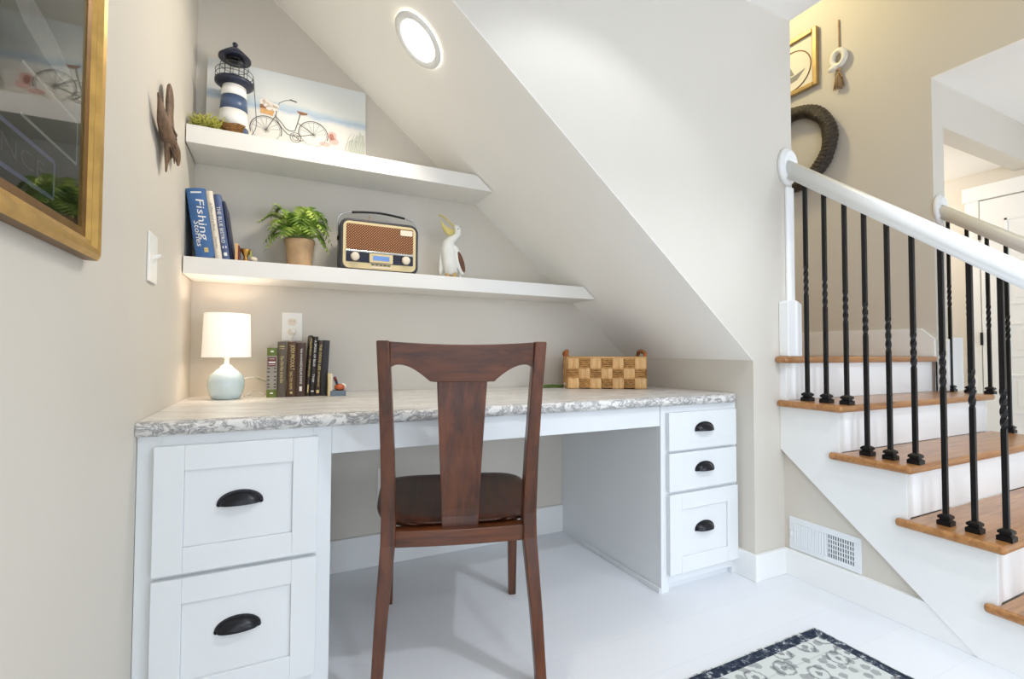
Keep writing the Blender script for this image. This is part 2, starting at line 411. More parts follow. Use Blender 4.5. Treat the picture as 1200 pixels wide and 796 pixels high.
# rear of the room with its two windows (behind the photographer)
b = MB(); YR = -3.3
for x0, x1 in ((XL - .12, .1), (1.5, 2.2), (3.9, 5.7)): b.box(x0, x1, YR - .12, YR, 0, CEIL)
for x0, x1 in ((.1, 1.5), (2.2, 3.9)): b.box(x0, x1, YR - .12, YR, 0, .5); b.box(x0, x1, YR - .12, YR, 2.15, CEIL)
struct(b.build('wall_rear', 'wall'))
for k, (x0, x1) in enumerate(((.1, 1.5), (2.2, 3.9))):
    b = MB()
    b.box(x0, x0 + .05, YR - .08, YR - .03, .5, 2.15).box(x1 - .05, x1, YR - .08, YR - .03, .5, 2.15).box(x0, x1, YR - .08, YR - .03, .5, .55).box(x0, x1, YR - .08, YR - .03, 2.1, 2.15)
    b.box((x0 + x1) / 2 - .02, (x0 + x1) / 2 + .02, YR - .07, YR - .04, .5, 2.15).box(x0, x1, YR - .07, YR - .04, 1.3, 1.34)
    struct(b.build('window_%d' % (k + 1), 'trim'))
struct(MB().box(5.6, 5.7, -3.4, 1.3, 0, CEIL).build('wall_side', 'wall'))
# baseboards
struct(MB().box(.135, 1.34, YB - .016, YB, 0, .137).build('baseboard_back', 'trim', bevel=.004))
struct(MB().prism([(1.747, 1.322), (1.747, 1.45), (XS, 1.45), (XS, YW), (XST + .02, YW), (XST + .02, 1.322)], 'z', 0, .107).build('baseboard_front', 'trim', bevel=.003))
struct(MB().prism([(YW - .018, 0), (YW - .018, .107), (.829, .107), (.708, .004), (.708, 0)], 'x', XST + .004, XST + .024).build('baseboard_stair', 'trim', bevel=.002))
struct(MB().box(4.48, 4.5, -3, .72, 0, .14).build('baseboard_hall', 'trim'))
struct(MB().prism([(YW + .02, 0), (YW + .02, .62), (.55, 0)], 'x', XST + .022, XST + .06).build('wall_under_stair', 'wall'))

# ------------------------------------------------------------------ staircase
NOSE = [(.41, .184), (.632, .367), (.858, .55), (1.076, .732), (1.285, .917)]
XTL, XTR = 1.905, 3.185
st = thing('staircase', 'white staircase with honey oak treads climbing beside the desk nook', 'staircase', (2.5, .41, 0))
prof = [(.708, 0), (YW, .522), (YW, .889)]
for i in (4, 3, 2, 1, 0):
    y, z = NOSE[i]; prof.append((y + .026, z - .028)); prof.append((y + .026, (NOSE[i - 1][1] - .028) if i else 0))
for x0, x1 in ((XST, XST + .022), (XH - .02, XH + .002)):
    MB().prism(prof if x0 < 2.5 else [(min(p[0], 1.296), p[1]) for p in prof], 'x', x0, x1).build('stringer', 'trim', st, bevel=.0015)
for i, (y, z) in enumerate(NOSE):
    yn = NOSE[i + 1][0] + .0275 if i < 4 else YW + 1.2
    if i < 4:
        p = [(XTL, y), (XTR, y), (XTR, yn), (XST - .001, yn), (XST - .001, yn + .026), (XTL, yn + .026)]
    else:
        p = [(XTL - .008, y), (XH - .016, y), (XH - .016, yn), (XE + .002, yn), (XE + .002, YW - .001), (XTL - .008, YW - .001)]
    MB().prism(p, 'z', z - .028, z).build('tread', 'oak', st, bevel=.011, bseg=3)
    z0 = NOSE[i - 1][1] if i else 0
    b = MB().box(XST + .0225, XH - .021, y + .027, y + .045, z0, z - .028)
    b.build('riser', 'trim', st)
# mouldings at the stair ends: plinth blocks and the post casing
struct(MB().prism([(1.928, .917), (1.928, 1.145), (1.936, 1.157), (1.985, 1.157), (2.02, 1.143), (2.02, .917)], 'y', YW - .045, YW - .001).build('trim_1', 'trim', bevel=.004))
struct(MB().box(1.978, XE - .002, YW - .012, YW, 1.15, 1.66).build('trim_2', 'trim', bevel=.004))
struct(MB().prism([(1.3, .917), (1.3, 1.01), (1.36, 1.07), (3.4, 1.07), (3.4, .917)], 'x', XH - .014, XH).build('baseboard_landing', 'trim', bevel=.002))
struct(MB().prism([(3.165, .735), (3.165, 1.0), (3.2, 1.02), (3.33, 1.02), (3.33, .735)], 'y', 1.25, 1.297).build('trim_3', 'trim', bevel=.004))

# railings
BY = [1.2505, 1.174, 1.097, 1.028, .9535, .878, .798, .725, .652, .577, .502, .43]
def rail_z(y): return 1.637 + .793 * (y - 1.2505)          # underside of the handrail
def tread_z(y):
    z = 0
    for n, h in NOSE:
        if y > n: z = h
    return z
def sq_bar(b, x, y, z0, z1, tz, s=.0066):
    zs = [z0, tz - .0625] + [tz - .0625 + .125 * k / 20 for k in range(1, 20)] + [tz + .0625, z1]
    rings = []
    for z in zs:
        a = 0
        if tz - .0625 <= z <= tz + .0625: a = (z - tz + .0625) / .125 * 2 * PI
        a += PI / 4
        rings.append([(x + s * 1.414 * math.cos(a + k * PI / 2), y + s * 1.414 * math.sin(a + k * PI / 2), z) for k in range(4)])
    b.rings(rings, smooth=False)
def railing(label, x, yend, ytop_face, ros_x):
    r = thing('stair_railing', label, 'railing', (x, .43, tread_z(.43)))
    y0, y1 = .36, ytop_face
    # moulded handrail section, swept along the slope
    sec = [(-.017, 0), (.017, 0), (.019, .014), (.027, .022), (.031, .04), (.026, .056), (.013, .064), (-.013, .064), (-.026, .056), (-.031, .04), (-.027, .022), (-.019, .014)]
    k = math.sqrt(1 + .793 ** 2)
    MB().rings([[(x + a, y, rail_z(y) + h * k) for a, h in sec] for y in (y0, y1)]).build('handrail', 'trim', r)
    b = MB()
    prof = [(1.0, 0), (1.0, .012), (.93, .02), (.8, .022), (.78, .028)]
    R = []
    for f, d in prof: R.append([(ros_x + .057 * f * math.cos(2 * PI * i / 32), ytop_face - d, rail_z(ytop_face) + .04 + .083 * f * math.sin(2 * PI * i / 32)) for i in range(32)])
    b.rings(R).build('rosette', 'trim', r)
    for y in BY:
        tz = tread_z(y)
        b = MB(); sq_bar(b, x, y, tz + .002, rail_z(y) + .006, rail_z(y) - .4); bo = b.build('baluster', 'black', r)
        b = MB()
        for h0, h1, a0, a1 in ((0, .014, .0185, .0185), (.014, .018, .0185, .0125), (.018, .022, .0125, .0125), (.022, .030, .0165, .0165), (.030, .036, .0165, .0085)):
            b.rings([[(x + sx * a, y + sy * a, tz + h) for sx, sy in ((-1, -1), (1, -1), (1, 1), (-1, 1))] for h, a in ((h0, a0), (h1, a1))], smooth=False)
        b.build('base_shoe', 'black', bo)
    return r
railing('white stair handrail with black twisted iron balusters on the near side of the stairs', 1.98, .36, YW, 1.988)
railing('second white handrail with black iron balusters on the far side of the stairs', 3.19, .36, 1.297, 3.205)

# ------------------------------------------------------------------ floor vent
v = thing('wall_vent', 'white metal wall register above the baseboard under the stairs', 'vent', (XST + .02, 1.18, .111))
xv = XST + .022
b = MB(); y0, y1, z0, z1 = 1.039, 1.316, .111, .243
b.box(xv - .006, xv, y0, y1, z0, z0 + .02).box(xv - .006, xv, y0, y1, z1 - .024, z1).box(xv - .006, xv, y0, y0 + .026, z0 + .02, z1 - .024).box(xv - .006, xv, y1 - .022, y1, z0 + .02, z1 - .024)
b.box(xv - .006, xv, 1.164, 1.174, z0 + .02, z1 - .024)
b.build('frame', 'louvre', v, bevel=.0015)
MB().box(xv - .0012, xv - .0004, y0 + .02, y1 - .02, z0 + .015, z1 - .02).build('duct_backing', 'ventdark', v)
b = MB()
for k in range(13):
    yy = 1.289 - k * .0092
    b.box(-.004, .003, -.0036, .0036, z0 + .02, z1 - .024, T(xv - .0045, yy, 0) @ RZ(.35))
b.build('louvre_bank', 'louvre', v)
b = MB()
for k in range(11): b.box(xv - .0045, xv - .001, 1.160 - k * .0088 - .0018, 1.160 - k * .0088 + .0018, z0 + .02, z1 - .024)
for k in range(1, 5): b.box(xv - .0048, xv - .002, 1.065, 1.164, z0 + .02 + k * .0178 - .0018, z0 + .02 + k * .0178 + .0018)
b.build('grille_bank', 'louvre', v)
MB().box(xv - .014, xv - .006, 1.302, 1.306, .165, .185).build('damper_lever', 'louvre', v)

# ------------------------------------------------------------------ cabinets and desk top
def shaker(x0, x1, z0, z1, yf, th=.019, rail=.06, dep=.007, panel=True):
    b = MB()
    if not panel: return b.box(x0, x1, yf, yf + th, z0, z1)
    a0, a1, c0, c1 = x0 + rail, x1 - rail, z0 + rail, z1 - rail
    b.box(x0, a0, yf, yf + th, z0, z1).box(a1, x1, yf, yf + th, z0, z1).box(a0, a1, yf, yf + th, z0, c0).box(a0, a1, yf, yf + th, c1, z1)
    b.box(a0, a1, yf + dep, yf + th, c0, c1); return b
def cup_pull(x, z, y, w, h, parent):
    b = MB(); A = w / 2; P = .024; nu, nv = 24, 9
    def shell(k):
        rows = []
        for j in range(nv + 1):
            ph = PI / 2 * j / nv
            row = []
            for i in range(nu + 1):
                th = PI * i / nu
                # dome: widest at the door, bulging out and closing at the top
                row.append((x - A * k * math.cos(th) , y - P * k * math.sin(ph) * (math.sin(th) ** .75), z + h * k * math.sin(th) * math.cos(ph) * .98 - .004 * math.sin(ph)))
            rows.append(row)
        return rows
    b.rings(shell(1.0), close=False); b.rings(shell(.93), close=False)
    # flange against the door
    prof = [(x - (A + .006) * math.cos(PI * i / nu), z + (h + .005) * math.sin(PI * i / nu)) for i in range(nu + 1)]
    inn = [(x - (A - .004) * math.cos(PI * i / nu), z + (h - .003) * math.sin(PI * i / nu)) for i in range(nu + 1)]
    for i in range(nu):
        q = [prof[i], prof[i + 1], inn[i + 1], inn[i]]
        b.poly([(p[0], y - .0025, p[1]) for p in q]); b.poly([(p[0], y, p[1]) for p in q])
        b.poly([(prof[i][0], y, prof[i][1]), (prof[i + 1][0], y, prof[i + 1][1]), (prof[i + 1][0], y - .0025, prof[i + 1][1]), (prof[i][0], y - .0025, prof[i][1])])
    for sx in (-1, 1):
        b.tube([(x + sx * (A + .001), y, z - .001), (x + sx * (A + .001), y - .004, z - .001)], .0055, 12)
    return b.build('drawer_pull', 'pull', parent, fix=True, smooth=True)
def cabinet(label, x0, x1, drawers, toe, pull_w, open_side):
    c = thing('drawer_cabinet', label, 'cabinet', ((x0 + x1) / 2, (YF + YB) / 2, 0))
    b = MB()
    b.box(x0, x0 + .018, YF + .02, YB - .001, 0, .721).box(x1 - .018, x1, YF + .02, YB - .001, 0, .721)
    b.box(x0 + .018, x1 - .018, YF + .03, YB - .001, .06, .078).box(x0 + .018, x1 - .018, YB - .012, YB - .001, .078, .721)
    b.build('carcass', 'cab', c)
    b = MB()       # face frame
    b.box(x0, drawers[0][0] + .012, YF, YF + .02, 0, .721).box(drawers[0][1] - .012, x1, YF, YF + .02, 0, .721)
    zs = [(drawers[0][3] - .012, .721)] + [(drawers[i + 1][3] - .01, drawers[i][2] + .01) for i in range(len(drawers) - 1)] + [(.03, drawers[-1][2] + .012)]
    for z0, z1 in zs: b.box(drawers[0][0] + .012, drawers[0][1] - .012, YF, YF + .02, z0, z1)
    b.box(x0 + .018, x1 - .018, YF + .02, YF + .03, 0, .06)
    b.build('face_frame', 'cab', c, bevel=.001)
    for (a0, a1, z0, z1, pz, pan) in drawers:
        d = shaker(a0, a1, z0, z1, YF - .0195, .019, .062, .007, pan).build('drawer', 'cab', c, bevel=.0015)
        yy = YF - .0195 + (.007 if pan else 0)
        cup_pull((a0 + a1) / 2, pz, yy, pull_w, .0265, d)
    return c
cabinet('white two-drawer cabinet under the left end of the desk top', XL + .001, .134,
        [(-.268, .098, .386, .697, .543, True), (-.268, .098, .062, .375, .227, True)], 0, .092, 1)
cabinet('white three-drawer cabinet under the right end of the desk top', 1.34, XS - .004,
        [(1.366, 1.742, .546, .695, .621, False), (1.366, 1.742, .388, .536, .462, False), (1.368, 1.748, .066, .375, .222, True)], 0, .094, -1)
# quarter-round at the foot of the kneehole side
o = MB().box(1.331, 1.34, YF + .002, 1.95, 0, .02).build('trim_4', 'cab', bevel=.003); struct(o)
o = MB().box(.1345, 1.3395, YF + .004, YF + .024, .643, .7205).build('desk_apron', 'cab', bevel=.0015)
tag(o, 'white apron board across the kneehole under the desk top', 'apron')
b = MB(); rr = rnd
prof_e = [(0, .722), (-.004, .724), (-.0105, .730), (-.013, .738), (-.012, .746), (-.008, .753), (-.001, .757), (.012, .7578)]
xs = [XL + .001 + (XS - .006 - XL) * i / 260 for i in range(261)]
rows = []
for x in xs:
    row = []
    for j, (dy, z) in enumerate(prof_e):
        n1 = mnoise.noise((x * 24, j * .9, 3.1)); n2 = mnoise.noise((x * 70, j * 1.7, 8.0))
        k = 1 if 0 < j < 7 else 0
        end = 0
        if x > XS - .045: tt = (x - (XS - .045)) / .04; end = .02 * tt * tt
        row.append((x, 1.413 + dy + end + k * (.0035 * n1 + .0022 * n2), z + k * (.0018 * n2 if j < 7 else 0)))
    rows.append(row)
b.mi = 1; b.rings(rows, close=False)
b.mi = 0
yf = 1.425
b.box(XL + .001, XS - .003, yf, YB - .001, .722, .7578)
b.poly([(xs[0], 1.413, .722), (xs[-1], 1.43, .722), (xs[-1], yf + .001, .722), (xs[0], yf + .001, .722)])
o = b.build('countertop', ['stone', 'stone_edge'], fix=True); tag(o, 'pale grey-veined stone desk top with rough chipped front edge', 'desk top')
ZT = .7578

# ------------------------------------------------------------------ wall shelves
def shelf(label, z0, z1):
    def xr(y, z):                                        # where the shelf meets the sloped ceiling
        tt = (y - YW) / (YB - YW); f = lambda x: zfront(x) * (1 - tt) + zback(x) * tt
        lo, hi = -.3, 1.8
        for _ in range(40):
            m = (lo + hi) / 2
            if f(m) > z: lo = m
            else: hi = m
        return lo - .002
    y0, y1 = 1.94, YB - .001
    b = MB(); x0 = XL + .003
    A = [(x0, y0, z0), (xr(y0, z0), y0, z0), (xr(y1, z0), y1, z0), (x0, y1, z0)]
    B = [(x0, y0, z1), (xr(y0, z1), y0, z1), (xr(y1, z1), y1, z1), (x0, y1, z1)]
    A = b.vs(A); B = b.vs(B); b._f(A); b._f(B[::-1])
    for i in range(4): b._f([A[i], A[(i + 1) % 4], B[(i + 1) % 4], B[i]])
    o = b.build('floating_shelf', 'shelf', bevel=.0015); tag(o, label, 'shelf'); return o
shelf('upper white wall shelf holding the lighthouse and beach canvas', 1.648, 1.711)
shelf('lower white wall shelf holding the fern and radio', 1.194, 1.2535)
Z1, Z2 = 1.711, 1.2535

# ------------------------------------------------------------------ chair
ch = thing('dining_chair', 'dark cherry wooden chair with splat back pulled up to the desk', 'chair', (.466, 1.286, 0), math.radians(-16.2))
def post(sg):
    P = [(.222, -.055, 0, .0145), (.212, -.03, .2, .0165), (.198, 0, .40, .0195), (.1965, 0, .47, .0195), (.199, -.025, .65, .018), (.204, -.055, .82, .017), (.209, -.085, .958, .0165)]
    rings = []
    for u, v_, z, s in P: rings.append([(sg * u + a * s, v_ + c_ * s * 1.15, z) for a, c_ in ((-1, -1), (1, -1), (1, 1), (-1, 1))])
    b = MB().rings(rings, smooth=False); return b
for sg in (-1, 1): post(sg).build('rear_leg', 'cherry', ch, local=True, bevel=.004)
for sg in (-1, 1):
    b = MB(); rings = []
    for z, s in ((0, .0135), (.40, .019), (.425, .019)): rings.append([(sg * .231 + a * s, .474 + c_ * s, z) for a, c_ in ((-1, -1), (1, -1), (1, 1), (-1, 1))])
    b.rings(rings, smooth=False).build('front_leg', 'cherry', ch, local=True, bevel=.003)
def vback(z): # lean of the back plane
    pts = [(.40, 0), (.47, 0), (.65, -.025), (.82, -.055), (.958, -.085)]
    for (z0, v0), (z1, v1) in zip(pts, pts[1:]):
        if z <= z1: return v0 + (v1 - v0) * (z - z0) / (z1 - z0)
    return -.085
# crest rail: arched underside, bowed forward in the middle
def under(u):
    a = abs(u)
    if a < .076: return .847
    if a < .088: return .8475
    tt = (a - .088) / (.19 - .088)
    return .849 + .046 * math.sin(min(1, tt * 1.22) * PI / 2) - (.007 * max(0, (tt - .82) / .18) ** 2)
b = MB(); N = 48; fr = []
for i in range(N + 1):
    u = -.192 + .384 * i / N; bow = .022 * (1 - (u / .192) ** 2)
    zb = under(u); zt_ = .956 - .007 * (1 - (u / .192) ** 2)
    row = []
    for z in [zb + (zt_ - zb) * j / 6 for j in range(7)]: row.append((u, vback(z) + bow - .010, z))
    for z in [zt_ - (zt_ - zb) * j / 6 for j in range(7)]: row.append((u, vback(z) + bow + .012, z))
    fr.append(row)
b.rings(fr, smooth=False).build('crest_rail', 'cherry_h', ch, local=True, bevel=.002)
b = MB(); rings = []
for i in range(21):
    z = .418 + (.852 - .418) * i / 20; w = .0515 + (.0695 - .0515) * ((z - .418) / .434) ** 1.15
    bow = .012 + .006 * (z - .418) / .43
    rings.append([(-w, vback(z) + bow - .004, z), (w, vback(z) + bow - .004, z), (w, vback(z) + bow + .008, z), (-w, vback(z) + bow + .008, z)])
b.rings(rings, smooth=False).build('splat', 'cherry', ch, local=True, bevel=.0025)
# seat: rounded shield shape with a dished saddle top
def seat_out(t_):  # t in 0..1 round the outline
    a = 2 * PI * t_; c_, s_ = math.cos(a), math.sin(a)
    k = 1 / (abs(c_) ** 5 + abs(s_) ** 5) ** .2
    u = .250 * c_ * k; v_ = .245 * s_ * k
    u *= 1 + .045 * (v_ / .245) - .11 * max(0, -v_ / .245) ** 3; return u, v_ + .257
b = MB(); RN, SN = 12, 64; top = []; low = []
for r in range(RN + 1):
    f = max(.02, r / RN); ring = []
    for i in range(SN):
        u, v_ = seat_out(i / SN); v0 = .257; u *= f; vv = v0 + (v_ - v0) * f
        dish = -.017 * max(0, 1 - (abs(u) / .23) ** 2.4) * (1 - .45 * max(0, (vv - .257) / .245)) * max(0, 1 - (max(0, vv - .38) / .13) ** 2)
        zz = .468 + dish - (.010 * max(0, (f - .9) / .1) ** 2)
        ring.append((u, vv, zz))
    top.append(ring)
edge = [[(seat_out(i / SN)[0] * .985, .257 + (seat_out(i / SN)[1] - .257) * .985, .436) for i in range(SN)]]
mid = [[(seat_out(i / SN)[0] * 1.004, .257 + (seat_out(i / SN)[1] - .257) * 1.004, .449) for i in range(SN)]]
b.rings(top + mid + edge).build('seat', 'seatwood', ch, local=True)
b = MB(); rings = []                                             # rear seat rail, gently bowed
for i in range(13):
    u = -.181 + .362 * i / 12; bow = -.008 * (1 - (u / .18) ** 2)
    rings.append([(u, -.012 + bow, .392), (u, .034 + bow, .392), (u, .034 + bow, .4355), (u, -.012 + bow, .4355)])
b.rings(rings, smooth=False).build('seat_rail', 'cherry_h', ch, local=True, bevel=.002)
MB().box(-.213, .213, .463, .485, .385, .4355).build('seat_rail', 'cherry_h', ch, local=True, bevel=.002)
for sg in (-1, 1): MB().prism([(sg * .19, .02), (sg * .207, .02), (sg * .240, .457), (sg * .223, .457)], 'z', .392, .4355).build('seat_rail', 'cherry', ch, local=True, bevel=.002)

# ------------------------------------------------------------------ rug
o = MB().box(-RUGX, RUGX, -RUGY, RUGY, 0, .007).build('area_rug', 'rug', local=True, loc=(1.635 - RUGX, 1.023 - RUGY, 0.0005), bevel=.002)
tag(o, 'cream and grey floral rug with navy border on the white floor', 'rug')

# ------------------------------------------------------------------ recessed light in the sloped ceiling
nrm = Vector((-.63, -.0, -.777)).normalized()
cpt = Vector((.414, 1.603, 0)); tt = (1.603 - YW) / (YB - YW); cpt.z = zfront(.414) * (1 - tt) + zback(.414) * tt
Q = nrm.to_track_quat('Z', 'Y').to_matrix().to_4x4(); RL = T(*(cpt)) @ Q
rl = thing('recessed_light', 'round white recessed light glowing in the sloped ceiling', 'ceiling light', cpt)
MB().lathe([(.098, 0), (.098, .004), (.088, .008), (.076, .006), (.072, .002)], 48, M4=RL, cap=False).build('trim_ring', 'trim', rl)
MB().lathe([(.001, .0035), (.04, .0035), (.0735, .0025)], 48, M4=RL, cap=False).build('lens', 'bulb', rl)

# ------------------------------------------------------------------ books
def book(label, x, w, h, d, y, z, lean, cover, group, texts=(), round_spine=True, bands=None):
    """standing book, spine towards the viewer (-Y); x = left foot of the spine, lean in radians (+ leans right)"""
    r = thing('book', label, 'book', (x, y, z), 0, group); r.rotation_euler = (0, lean, 0)
    cm = cover if isinstance(cover, list) else [cover]
    b = MB(); ct = .0022
    b.box(0, ct, .004, d, 0, h).box(w - ct, w, .004, d, 0, h)
    n = 8; arc = []
    for i in range(n + 1):
        tt_ = i / n; arc.append((w * tt_, .004 - (.0055 if round_spine else .0015) * math.sin(PI * tt_)))
    pts = arc + [(w, .0065), (0, .0065)]
    b.prism(pts, 'z', 0, h, smooth=False)
    b.build('cover', cm, r, local=True)
    MB().box(ct, w - ct, .0065, d - .004, .003, h - .003).build('pages', 'paper', r, local=True)
    yf_ = .004 - (.0055 if round_spine else .0015) - .0004
    kinds = ['spine_title', 'spine_author']
    for txt, m_, size, zc, wid, sh, rot, xo in texts:
        b = MB(); mm = T(w / 2 + xo, yf_, zc) @ RX(PI / 2) @ RZ(-PI / 2 if rot else 0)
        if txt.startswith('#'):        # a printed block
            b.box(w / 2 + xo - size / 2, w / 2 + xo + size / 2, yf_ - .0002, yf_ + .0006, zc - wid / 2, zc + wid / 2); nm = 'spine_mark'
        else: b.text(txt, size, mm, shear=sh, width=wid); nm = kinds.pop(0) if kinds else 'spine_lettering'
        b.build(nm, m_, r, local=True)
    return r
def cover(name, c, rough=.45): M[name] = plain(name, rgb(*c), rough, var=.08, nscale=40); return name
cover('denim_blue_cover', (58, 100, 152)); cover('cream_cover', (226, 216, 198)); cover('slate_blue_cover', (74, 92, 134)); cover('midnight_cover', (40, 48, 78))
cover('olive_green_cover', (98, 112, 44)); cover('silver_grey_cover', (148, 142, 130)); cover('taupe_cover', (92, 82, 70)); cover('chestnut_cover', (78, 52, 34))
cover('umber_cover', (70, 50, 40)); cover('charcoal_cover', (46, 42, 42)); cover('black_brown_cover', (54, 46, 40)); cover('near_black_cover', (34, 30, 32)); cover('maroon_cover', (104, 42, 38))
GU = 'books leaning on the lower wall shelf'
LE = math.radians(-8.2); yb_ = 1.965
def foot(px): return px
book('wide bright blue book with white fishing title, leaning on the left wall', -.268, .0565, .243, .165, yb_, Z2 + .0002, LE, 'denim_blue_cover', GU,
     [('Fishing', 'whiteink', .034, .135, .145, .1, 1, .006), ('Stories', 'whiteink', .024, .085, .09, .15, 1, -.012), ('#', 'whiteink', .032, .228, .005, 0, 0, 0), ('#', 'goldink', .012, .026, .016, 0, 0, .006)])
book('slim cream book between two blue books on the lower shelf', -.2103, .021, .242, .16, yb_ + .002, Z2 + .0002, LE, 'cream_cover', GU,
     [('A Man and a Boat', 'greyink', .011, .15, .1, .1, 1, 0), ('Stories', 'greyink', .009, .06, .04, .1, 1, 0)])
book('slate blue book with white lettering beside the cream book', -.1885, .023, .234, .16, yb_ + .003, Z2 + .0002, LE, 'slate_blue_cover', GU,
     [('THE BLUE BISTRO', 'whiteink', .016, .125, .13, 0, 1, -.002), ('II', 'whiteink', .012, .045, .012, 0, 0, 0), ('#', 'whiteink', .01, .02, .012, 0, 0, 0)])
book('thin midnight blue book leaning last in its row beside the bookend', -.1645, .009, .215, .165, yb_ + .012, Z2 + .0002, LE, 'midnight_cover', GU)
# desk books
GD = 'books standing on the desk top'; zd = ZT + .0002; yd = 1.985
r = book('short green and grey book with a red spine label on the desk', -.043, .034, .185, .12, yd, zd, 0, 'olive_green_cover', GD)
b = MB(); b.box(0, .034, -.0028, .0035, .03, .155).build('spine_band', 'silver_grey_cover', r, local=True)['label'] = 'silver grey spine band'
b = MB(); b.box(.003, .031, -.0034, .001, .116, .15).build('title_label', 'maroon_cover', r, local=True)['label'] = 'maroon title label'
b = MB()
b.box(.006, .028, -.0038, 0, .128, .1335).box(.006, .028, -.0038, 0, .121, .1225).box(.008, .026, -.0038, 0, .1425, .144)
b.build('label_lettering', 'whiteink', r, local=True)
for zz in (.171, .016): MB().ball((.017, -.0018, zz), (.006, .001, .003)).build('spine_emblem', 'whiteink', r, local=True)
b = MB()
for z in (.106, .093, .076, .063, .048, .037):
    b.box(.002, .010, -.0034, 0, z, z + .004).box(.024, .032, -.0034, 0, z, z + .004)
b.build('spine_ornament', 'near_black_cover', r, local=True)
book('taupe book with italic gilt title beside the green book', -.0083, .0305, .208, .125, yd, zd, 0, 'taupe_cover', GD,
     [('The Old Man & the Sea', 'goldink', .015, .105, .10, .25, 1, 0), ('#', 'goldink', .018, .19, .003, 0, 0, 0), ('#', 'goldink', .018, .182, .0015, 0, 0, 0)])
book('chestnut brown book with large gold capitals between taupe and umber books', .0255, .030, .208, .125, yd, zd, 0, 'chestnut_cover', GD,
     [('JODI PICOULT', 'goldink', .019, .148, .095, 0, 1, .002), ('SING YOU HOME', 'goldink', .013, .062, .068, 0, 1, -.002), ('#', 'goldink', .008, .016, .008, 0, 0, 0)])
book('umber book with white vertical lettering beside the taller books', .0565, .033, .205, .125, yd, zd, 0, 'umber_cover', GD,
     [('THE DIVIDE', 'whiteink', .009, .158, .05, 0, 1, 0), ('NICHOLAS EVANS', 'whiteink', .012, .09, .085, 0, 1, 0), ('#', 'whiteink', .009, .03, .018, 0, 0, 0)])
LN = math.radians(2.6)
book('tall thin dark book with yellow lettering in the desk row', .0910, .0125, .234, .13, yd, zd, LN, 'black_brown_cover', GD,
     [('COLORADO', 'goldink', .010, .19, .065, 0, 1, 0), ('THE HIGH ROAD', 'goldink', .008, .11, .07, 0, 1, 0), ('#', 'goldink', .004, .03, .03, 0, 0, 0)])
book('charcoal book with spaced white capitals in the desk row', .1040, .0185, .230, .13, yd, zd, LN, 'charcoal_cover', GD,
     [('A SPOOL OF BLUE', 'whiteink', .011, .165, .1, 0, 1, 0), ('TYLER', 'whiteink', .010, .07, .032, 0, 1, 0), ('#', 'whiteink', .010, .02, .004, 0, 0, 0)])
book('black brown book lettered in dull gold near the bookend', .1230, .019, .216, .13, yd, zd, LN, 'black_brown_cover', GD,
     [('THE GOOD LIFE', 'goldink', .013, .15, .1, 0, 1, 0), ('JAY McINERNEY', 'goldink', .010, .065, .06, 0, 1, 0), ('#', 'goldink', .010, .018, .012, 0, 0, 0)])
book('plain near-black book last in the row beside the golf bookend', .1425, .0235, .216, .13, yd + .003, zd, LN, 'near_black_cover', GD, round_spine=False)

# ------------------------------------------------------------------ bookends
be = thing('bookend', 'golf bookend with orange ball on slate base at end of desk books', 'bookend', (.196, 1.985, ZT + .0002))
MB().box(.168, .176, 1.955, 2.03, ZT + .0002, ZT + .088).build('upright', 'cream', be, bevel=.001)
MB().box(.176, .184, 1.958, 2.03, ZT + .020, ZT + .086).build('back_plate', 'badge', be, bevel=.002)
MB().box(.176, .234, 1.955, 2.03, ZT + .0002, ZT + .020).build('base', 'slateblue', be, bevel=.002)
b = MB(); b.ball((.213, 1.985, ZT + .032), (.0205, .018, .0135)).build('club_head', 'orangewood', be)
b = MB(); b.tube([(.207, 1.985, ZT + .034), (.199, 1.985, ZT + .058)], .005, 12).build('shaft', 'navy', be)
b = MB(); b.tube([(.199, 1.985, ZT + .058), (.194, 1.985, ZT + .073)], .0055, 12).build('grip', 'reddark', be)
MB().ball((.226, 1.995, ZT + .034), .0125).build('golf_ball', 'white', be)
be = thing('bookend', 'wooden bookend with brass stand and small ball beside the shelf books', 'bookend', (-.125, 2.0, Z2 + .0002))
MB().box(-.151, -.142, 1.965, 2.04, Z2 + .0002, Z2 + .064).build('upright', 'arttan', be, bevel=.001)
MB().box(-.142, -.137, 1.97, 2.035, Z2 + .0002, Z2 + .058).build('back_plate', 'reddark', be, bevel=.001)
MB().box(-.137, -.088, 1.97, 2.035, Z2 + .0002, Z2 + .004).build('base', 'chestnut_cover', be)
MB().lathe([(.016, .004), (.015, .008), (.007, .014), (.006, .022), (.012, .034), (.018, .046), (.017, .050)], 20, c=(-.119, 1.995, Z2)).build('stand', 'brass', be)
MB().box(-.104, -.099, 1.985, 2.005, Z2 + .004, Z2 + .046).build('post', 'moss', be)
MB().ball((-.092, 1.982, Z2 + .0135), (.0125, .0125, .0095)).build('small_ball', 'badge', be)

# ------------------------------------------------------------------ table lamp
LX, LY = -.172, 1.995
lp = thing('table_lamp', 'small lit table lamp with pale blue round base and white shade', 'lamp', (LX, LY, ZT + .0002))
MB().lathe([(.038, .0002), (.044, .003), (.053, .02), (.0585, .045), (.0585, .066), (.052, .084), (.036, .102), (.021, .113), (.018, .119), (.0165, .121)], 40, c=(LX, LY, ZT)).build('base', 'lampglaze', lp)
MB().lathe([(.0165, .119), (.012, .122), (.0075, .124), (.0075, .145), (.011, .146), (.011, .178), (.008, .18)], 24, c=(LX, LY, ZT)).build('socket', 'white', lp)
b = MB()
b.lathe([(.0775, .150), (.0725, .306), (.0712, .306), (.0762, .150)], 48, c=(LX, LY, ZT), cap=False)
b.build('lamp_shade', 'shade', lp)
b = MB(); b.ball((LX, LY, ZT + .21), (.022, .022, .03)).build('light_bulb', 'bulb', lp)
